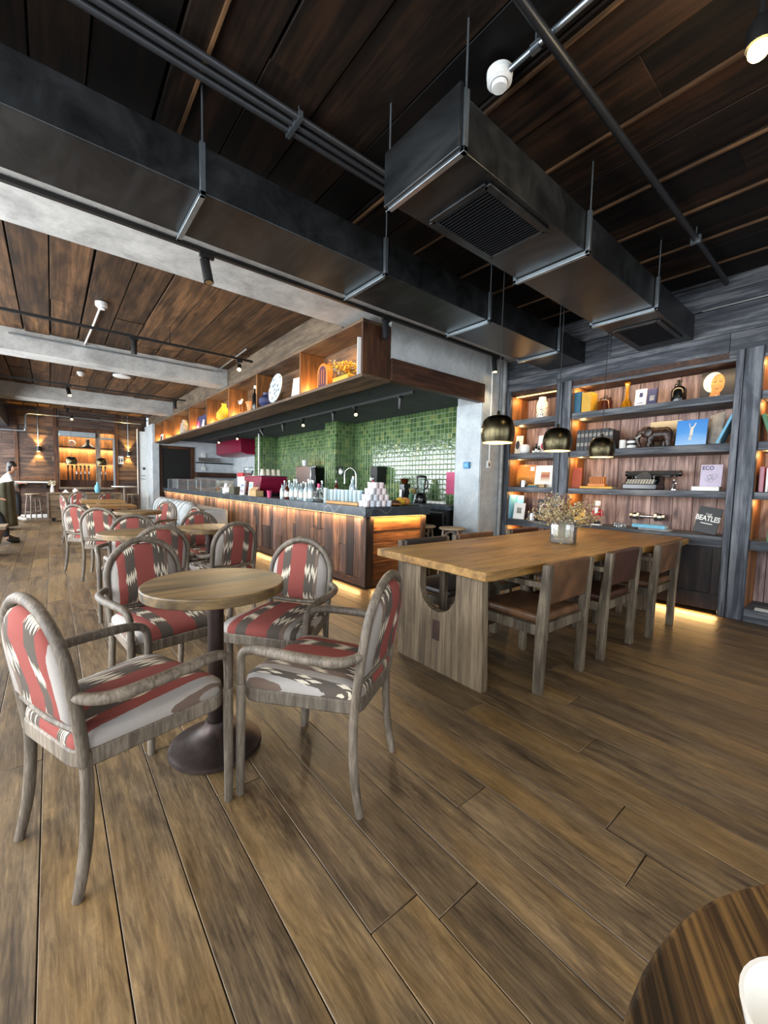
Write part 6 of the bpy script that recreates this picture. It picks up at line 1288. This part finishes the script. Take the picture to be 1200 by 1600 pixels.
y = ony(615, 786, 3.80); t = thing('bread_bowl', 'glossy reddish-brown round bun loaf on the bar corner', 'bread', (y.x, 3.80, BZ)); MB().lathe([(0.07, 0), (0.09, 0.02), (0.088, 0.045), (0.06, 0.065), (0.0, 0.075)], n=28).build('bun', M['leather_red'], t); MB().lathe([(0.091, 0.02), (0.093, 0.026), (0.091, 0.032)], n=28).build('bun_seam', M['bread'], t)
for i, px_ in enumerate((627, 635)): p = ony(px_, 784, 3.84); t = thing('bread_loaf', ('pale bread roll beside the reddish-brown bun', 'golden bread roll at the end of the bar corner')[i], 'bread', (p.x, 3.86, BZ)); MB().ball((0, 0, 0.05), 0.06, 0.075, 0.05, 18).build('crust', M['bread'] if i else M['sunflower'], t)
p = ony(632, 790, 3.74); t = thing('napkin_tray', 'thin black tray at the end corner of the bar top', 'tray', (p.x+0.12, 3.76, BZ)); MB().box(-0.1, 0.1, -0.06, 0.06, 0, 0.01).build('tray_body', M['black'], t, bevel=0.002)
# behind the bar
KZ = 0.9205
y = cy_of(481, 760, 3.98); t = thing('coffee_brewer', 'large steel coffee brewer with a dark side behind the bottles', 'coffee brewer', (4.70, 8.42, KZ)); MB().box(-0.15, 0.22, -0.42, 0.42, 0, 0.62).build('brewer_body', M['blackgloss'], t, bevel=0.01); MB().box(-0.20, -0.13, -0.30, 0.42, 0.25, 0.66).build('steel_front', M['steel'], t, bevel=0.01); MB().box(-0.16, 0.22, -0.43, 0.43, 0.62, 0.66).build('top_tray', M['steel'], t, bevel=0.004); MB().box(-0.21, -0.15, 0.1, 0.35, 0.05, 0.24).build('brew_spout', M['chrome'], t)
t = jar('paper_cup', 'white paper cup on top of the coffee brewer', 'cup', (4.64, 8.65, KZ+0.661), [(0.05, 0), (0.07, 0.14), (0.065, 0.14), (0, 0.01)], 'white')
p = onx(555, 772, 3.75); t = thing('gooseneck_tap', 'tall chrome gooseneck tap behind the bar', 'tap', (3.5, 4.95, BZ))
MB().tube(spline([(0, 0, 0), (0, 0, 0.36), (0, 0.03, 0.45), (0, 0.15, 0.495), (0, 0.27, 0.45), (0, 0.30, 0.36), (0, 0.30, 0.26)], 6), 0.011, 10).build('spout', M['chrome'], t); MB().lathe([(0.028, 0), (0.028, 0.03), (0.016, 0.04)], n=18).build('tap_foot', M['chrome'], t); MB().tube([(0, 0, 0.09), (0, -0.06, 0.11)], 0.007, 8).build('lever', M['chrome'], t)
p = ony(532, 735, 7.0); t = thing('steel_dispenser', 'steel cup dispenser fixed on the dark side of the tiled pier', 'dispenser', (p.x, 6.953, 1.36)); MB().lathe([(0.06, 0), (0.065, 0.01), (0.065, 0.16), (0.05, 0.18)], n=20).build('cylinder', M['steel'], t); MB().box(-0.02, 0.02, 0.05, 0.076, 0.05, 0.12).build('wall_bracket', M['black'], t)
p = onx(589, 742, 4.72); t = thing('loudspeaker', 'black loudspeaker fixed on the green tiles', 'speaker', (4.83, p.y+0.09, p.z-0.17)); MB().box(-0.11, 0.119, -0.09, 0.11, 0, 0.33).build('cabinet', M['black'], t, bevel=0.008); MB().lathe([(0.045, 0), (0.055, 0.006), (0.05, 0.01), (0.02, 0.004)], (-0.11, 0.06, 0.10), 20, Matrix.Rotation(-PI/2, 4, 'Y')).build('driver_ring', M['steel'], t)
p = onx(658, 775, 4.6); t = thing('blender', 'black blender with a clear jug on the back counter', 'blender', (4.6, p.y, KZ)); MB().lathe([(0.09, 0), (0.095, 0.02), (0.075, 0.14), (0.06, 0.16)], n=20).build('motor_base', M['blackgloss'], t); MB().lathe([(0.055, 0.16), (0.085, 0.4), (0.08, 0.4), (0.05, 0.17)], n=20).build('jug', M['glass'], t); MB().lathe([(0.087, 0.4), (0.08, 0.43), (0.03, 0.44)], n=20).build('lid', M['black'], t); MB().tube(spline([(0, -0.075, 0.37), (0, -0.13, 0.35), (0, -0.125, 0.25), (0, -0.068, 0.22)], 5), 0.01, 8).build('handle', M['black'], t)
p = onx(645, 765, 4.52); t = thing('juice_jug', 'clear jug of orange juice on the back counter', 'jug', (4.52, p.y, KZ)); MB().lathe([(0.05, 0), (0.055, 0.16), (0.075, 0.24), (0.07, 0.24), (0.05, 0.16), (0, 0.01)], n=20).build('jug_glass', M['glass'], t); MB().lathe([(0.049, 0.15), (0.066, 0.225)], n=20).build('juice', M['sunflower'], t)
p = onx(632, 770, 4.58); t = thing('coffee_grinder', 'black and chrome coffee grinder on the back counter', 'coffee grinder', (4.58, p.y, KZ)); MB().box(-0.08, 0.08, -0.07, 0.07, 0, 0.05).box(-0.06, 0.08, -0.06, 0.06, 0.05, 0.30).build('grinder_body', M['blackgloss'], t, bevel=0.01); MB().tube([(-0.075, 0.0, 0.08), (-0.075, 0.0, 0.2)], 0.03, 12).build('grinder_chute', M['chrome'], t); MB().lathe([(0.05, 0.30), (0.075, 0.38), (0.07, 0.385)], n=18).build('hopper', M['amber'], t)
t = jar('bottle', 'lime green bottle on the back counter beside the juice jug', 'bottle', (4.42, onx(642, 772, 4.42).y, KZ), [(0.035, 0), (0.035, 0.12), (0.015, 0.16), (0.015, 0.2)], 'green')
for i, px_ in enumerate((672, 679, 686, 692)): y_ = onx(px_, 780, 4.5).y; k = thing('saucer_stack', 'white saucer stack on the back counter, %s from the blender' % ORD[i], 'saucers', (4.5, y_, KZ), 0, 'saucers on the back counter'); MB().lathe([(0.03, 0), (0.058, 0.012), (0.06, 0.022), (0.05, 0.022), (0.057, 0.034), (0.05, 0.034), (0.055, 0.046), (0.02, 0.04)], n=20).build('saucers', M['ceramic'], k)
p = onx(704.5, 755, 4.94); t = thing('pink_poster', 'tall pink poster on the green tiles beside the column', 'poster', (4.943, p.y, 1.07)); MB().box(-0.004, 0.006, -0.10, 0.10, 0, 0.35).build('sheet', M['pink'], t)
p = onx(730.5, 727, 4.47); t = thing('call_point', 'small blue box on the pale face of the column', 'alarm box', (4.465, p.y, p.z-0.045)); MB().box(-0.03, 0.006, -0.05, 0.05, 0, 0.09).build('box_body', M['blue'], t, bevel=0.006); MB().box(-0.033, -0.03, -0.025, 0.025, 0.025, 0.065).build('front_plate', M['lightblue'], t)
p = ony(763, 727, 3.44); t = thing('wall_switch', 'white switch on the column at the end of its thin conduit', 'switch', (p.x, 3.445, p.z-0.04)); MB().box(-0.035, 0.035, -0.02, 0.006, 0, 0.1).build('plate', M['white'], t, bevel=0.004); MB().box(-0.012, 0.012, -0.024, -0.02, 0.03, 0.07).build('rocker', M['black'], t); MB().tube([(0.01, -0.006, 0.1), (0.01, -0.006, 1.45)], 0.010, 8).build('conduit', M['white'], t)
t = pipe('column_pipe', 'grey pipe down the corner between column and narrow bookcase', 'pipe', [(4.90, 3.42, 0.0), (4.90, 3.42, 2.93)], 0.024, M['grey'])
# red hood and kitchen wall
t = thing('extractor_hood', 'wine-red extractor hood over the far end of the bar', 'extractor hood', (4.49, 13.05, 2.0)); b = MB(); b.box(-0.19, 0.455, -1.13, 1.13, 0.06, 0.446); b.build('hood_body', M['wine'], t, bevel=0.006); MB().prism([(-0.19, 0.06), (0.455, 0.06), (0.455, 0.0), (0.0, 0.0)], -1.13, 1.13, 'y').build('hood_lip', M['magenta'], t)
for z, lb, m_ in ((1.78, 'upper black rail on the pale kitchen wall', 'black'), (1.05, 'lower dark rail on the pale kitchen wall', 'darkmetal')): t = thing('wall_rail', lb, 'rail', (4.3, 14.37, z)); MB().tube([(-0.6, 0, 0), (0.6, 0, 0)], 0.02, 8).tube([(-0.4, 0, 0), (-0.4, 0.03, 0)], 0.012, 6).tube([(0.25, 0, 0), (0.25, 0.03, 0)], 0.012, 6).build('rail', M[m_], t)
t = thing('wall_shelf', 'dark wooden shelf board on the pale kitchen wall', 'shelf', (4.08, 14.25, 1.30)); MB().box(-0.42, 0.86, -0.15, 0.149, 0, 0.16).build('board', M['darkbrown'], t, bevel=0.004)
t = thing('wall_shelf', 'steel grid shelf under the red hood', 'shelf', (4.1, 14.2, 1.83)); b = MB()
for k in range(9): b.tube([(-0.3+k*0.08, -0.15, 0), (-0.3+k*0.08, 0.19, 0)], 0.006, 5)
b.tube([(-0.32, -0.15, 0), (0.36, -0.15, 0)], 0.012, 6).tube([(-0.32, 0.0, 0.1), (0.36, 0.0, 0.1)], 0.012, 6).box(-0.3, 0.34, 0.15, 0.199, -0.01, 0.12).build('grid', M['steel'], t)
t = thing('power_box', 'white switch box with conduit on the kitchen wall beside the hood', 'switch', (3.95, 14.385, 1.95)); MB().box(-0.06, 0.06, -0.03, 0.014, 0, 0.14).box(-0.06, 0.06, -0.03, 0.014, -0.42, -0.3).tube([(0, -0.01, -0.3), (0, -0.01, 0)], 0.012, 6).build('boxes', M['white'], t)
pipe('ceiling_pipe', 'white pipe dropping from the bar soffit behind the espresso machine', 'pipe', [(4.25, 10.45, 2.447), (4.25, 10.45, 1.4), (4.25, 10.45, 0.0)], 0.022, M['white'])
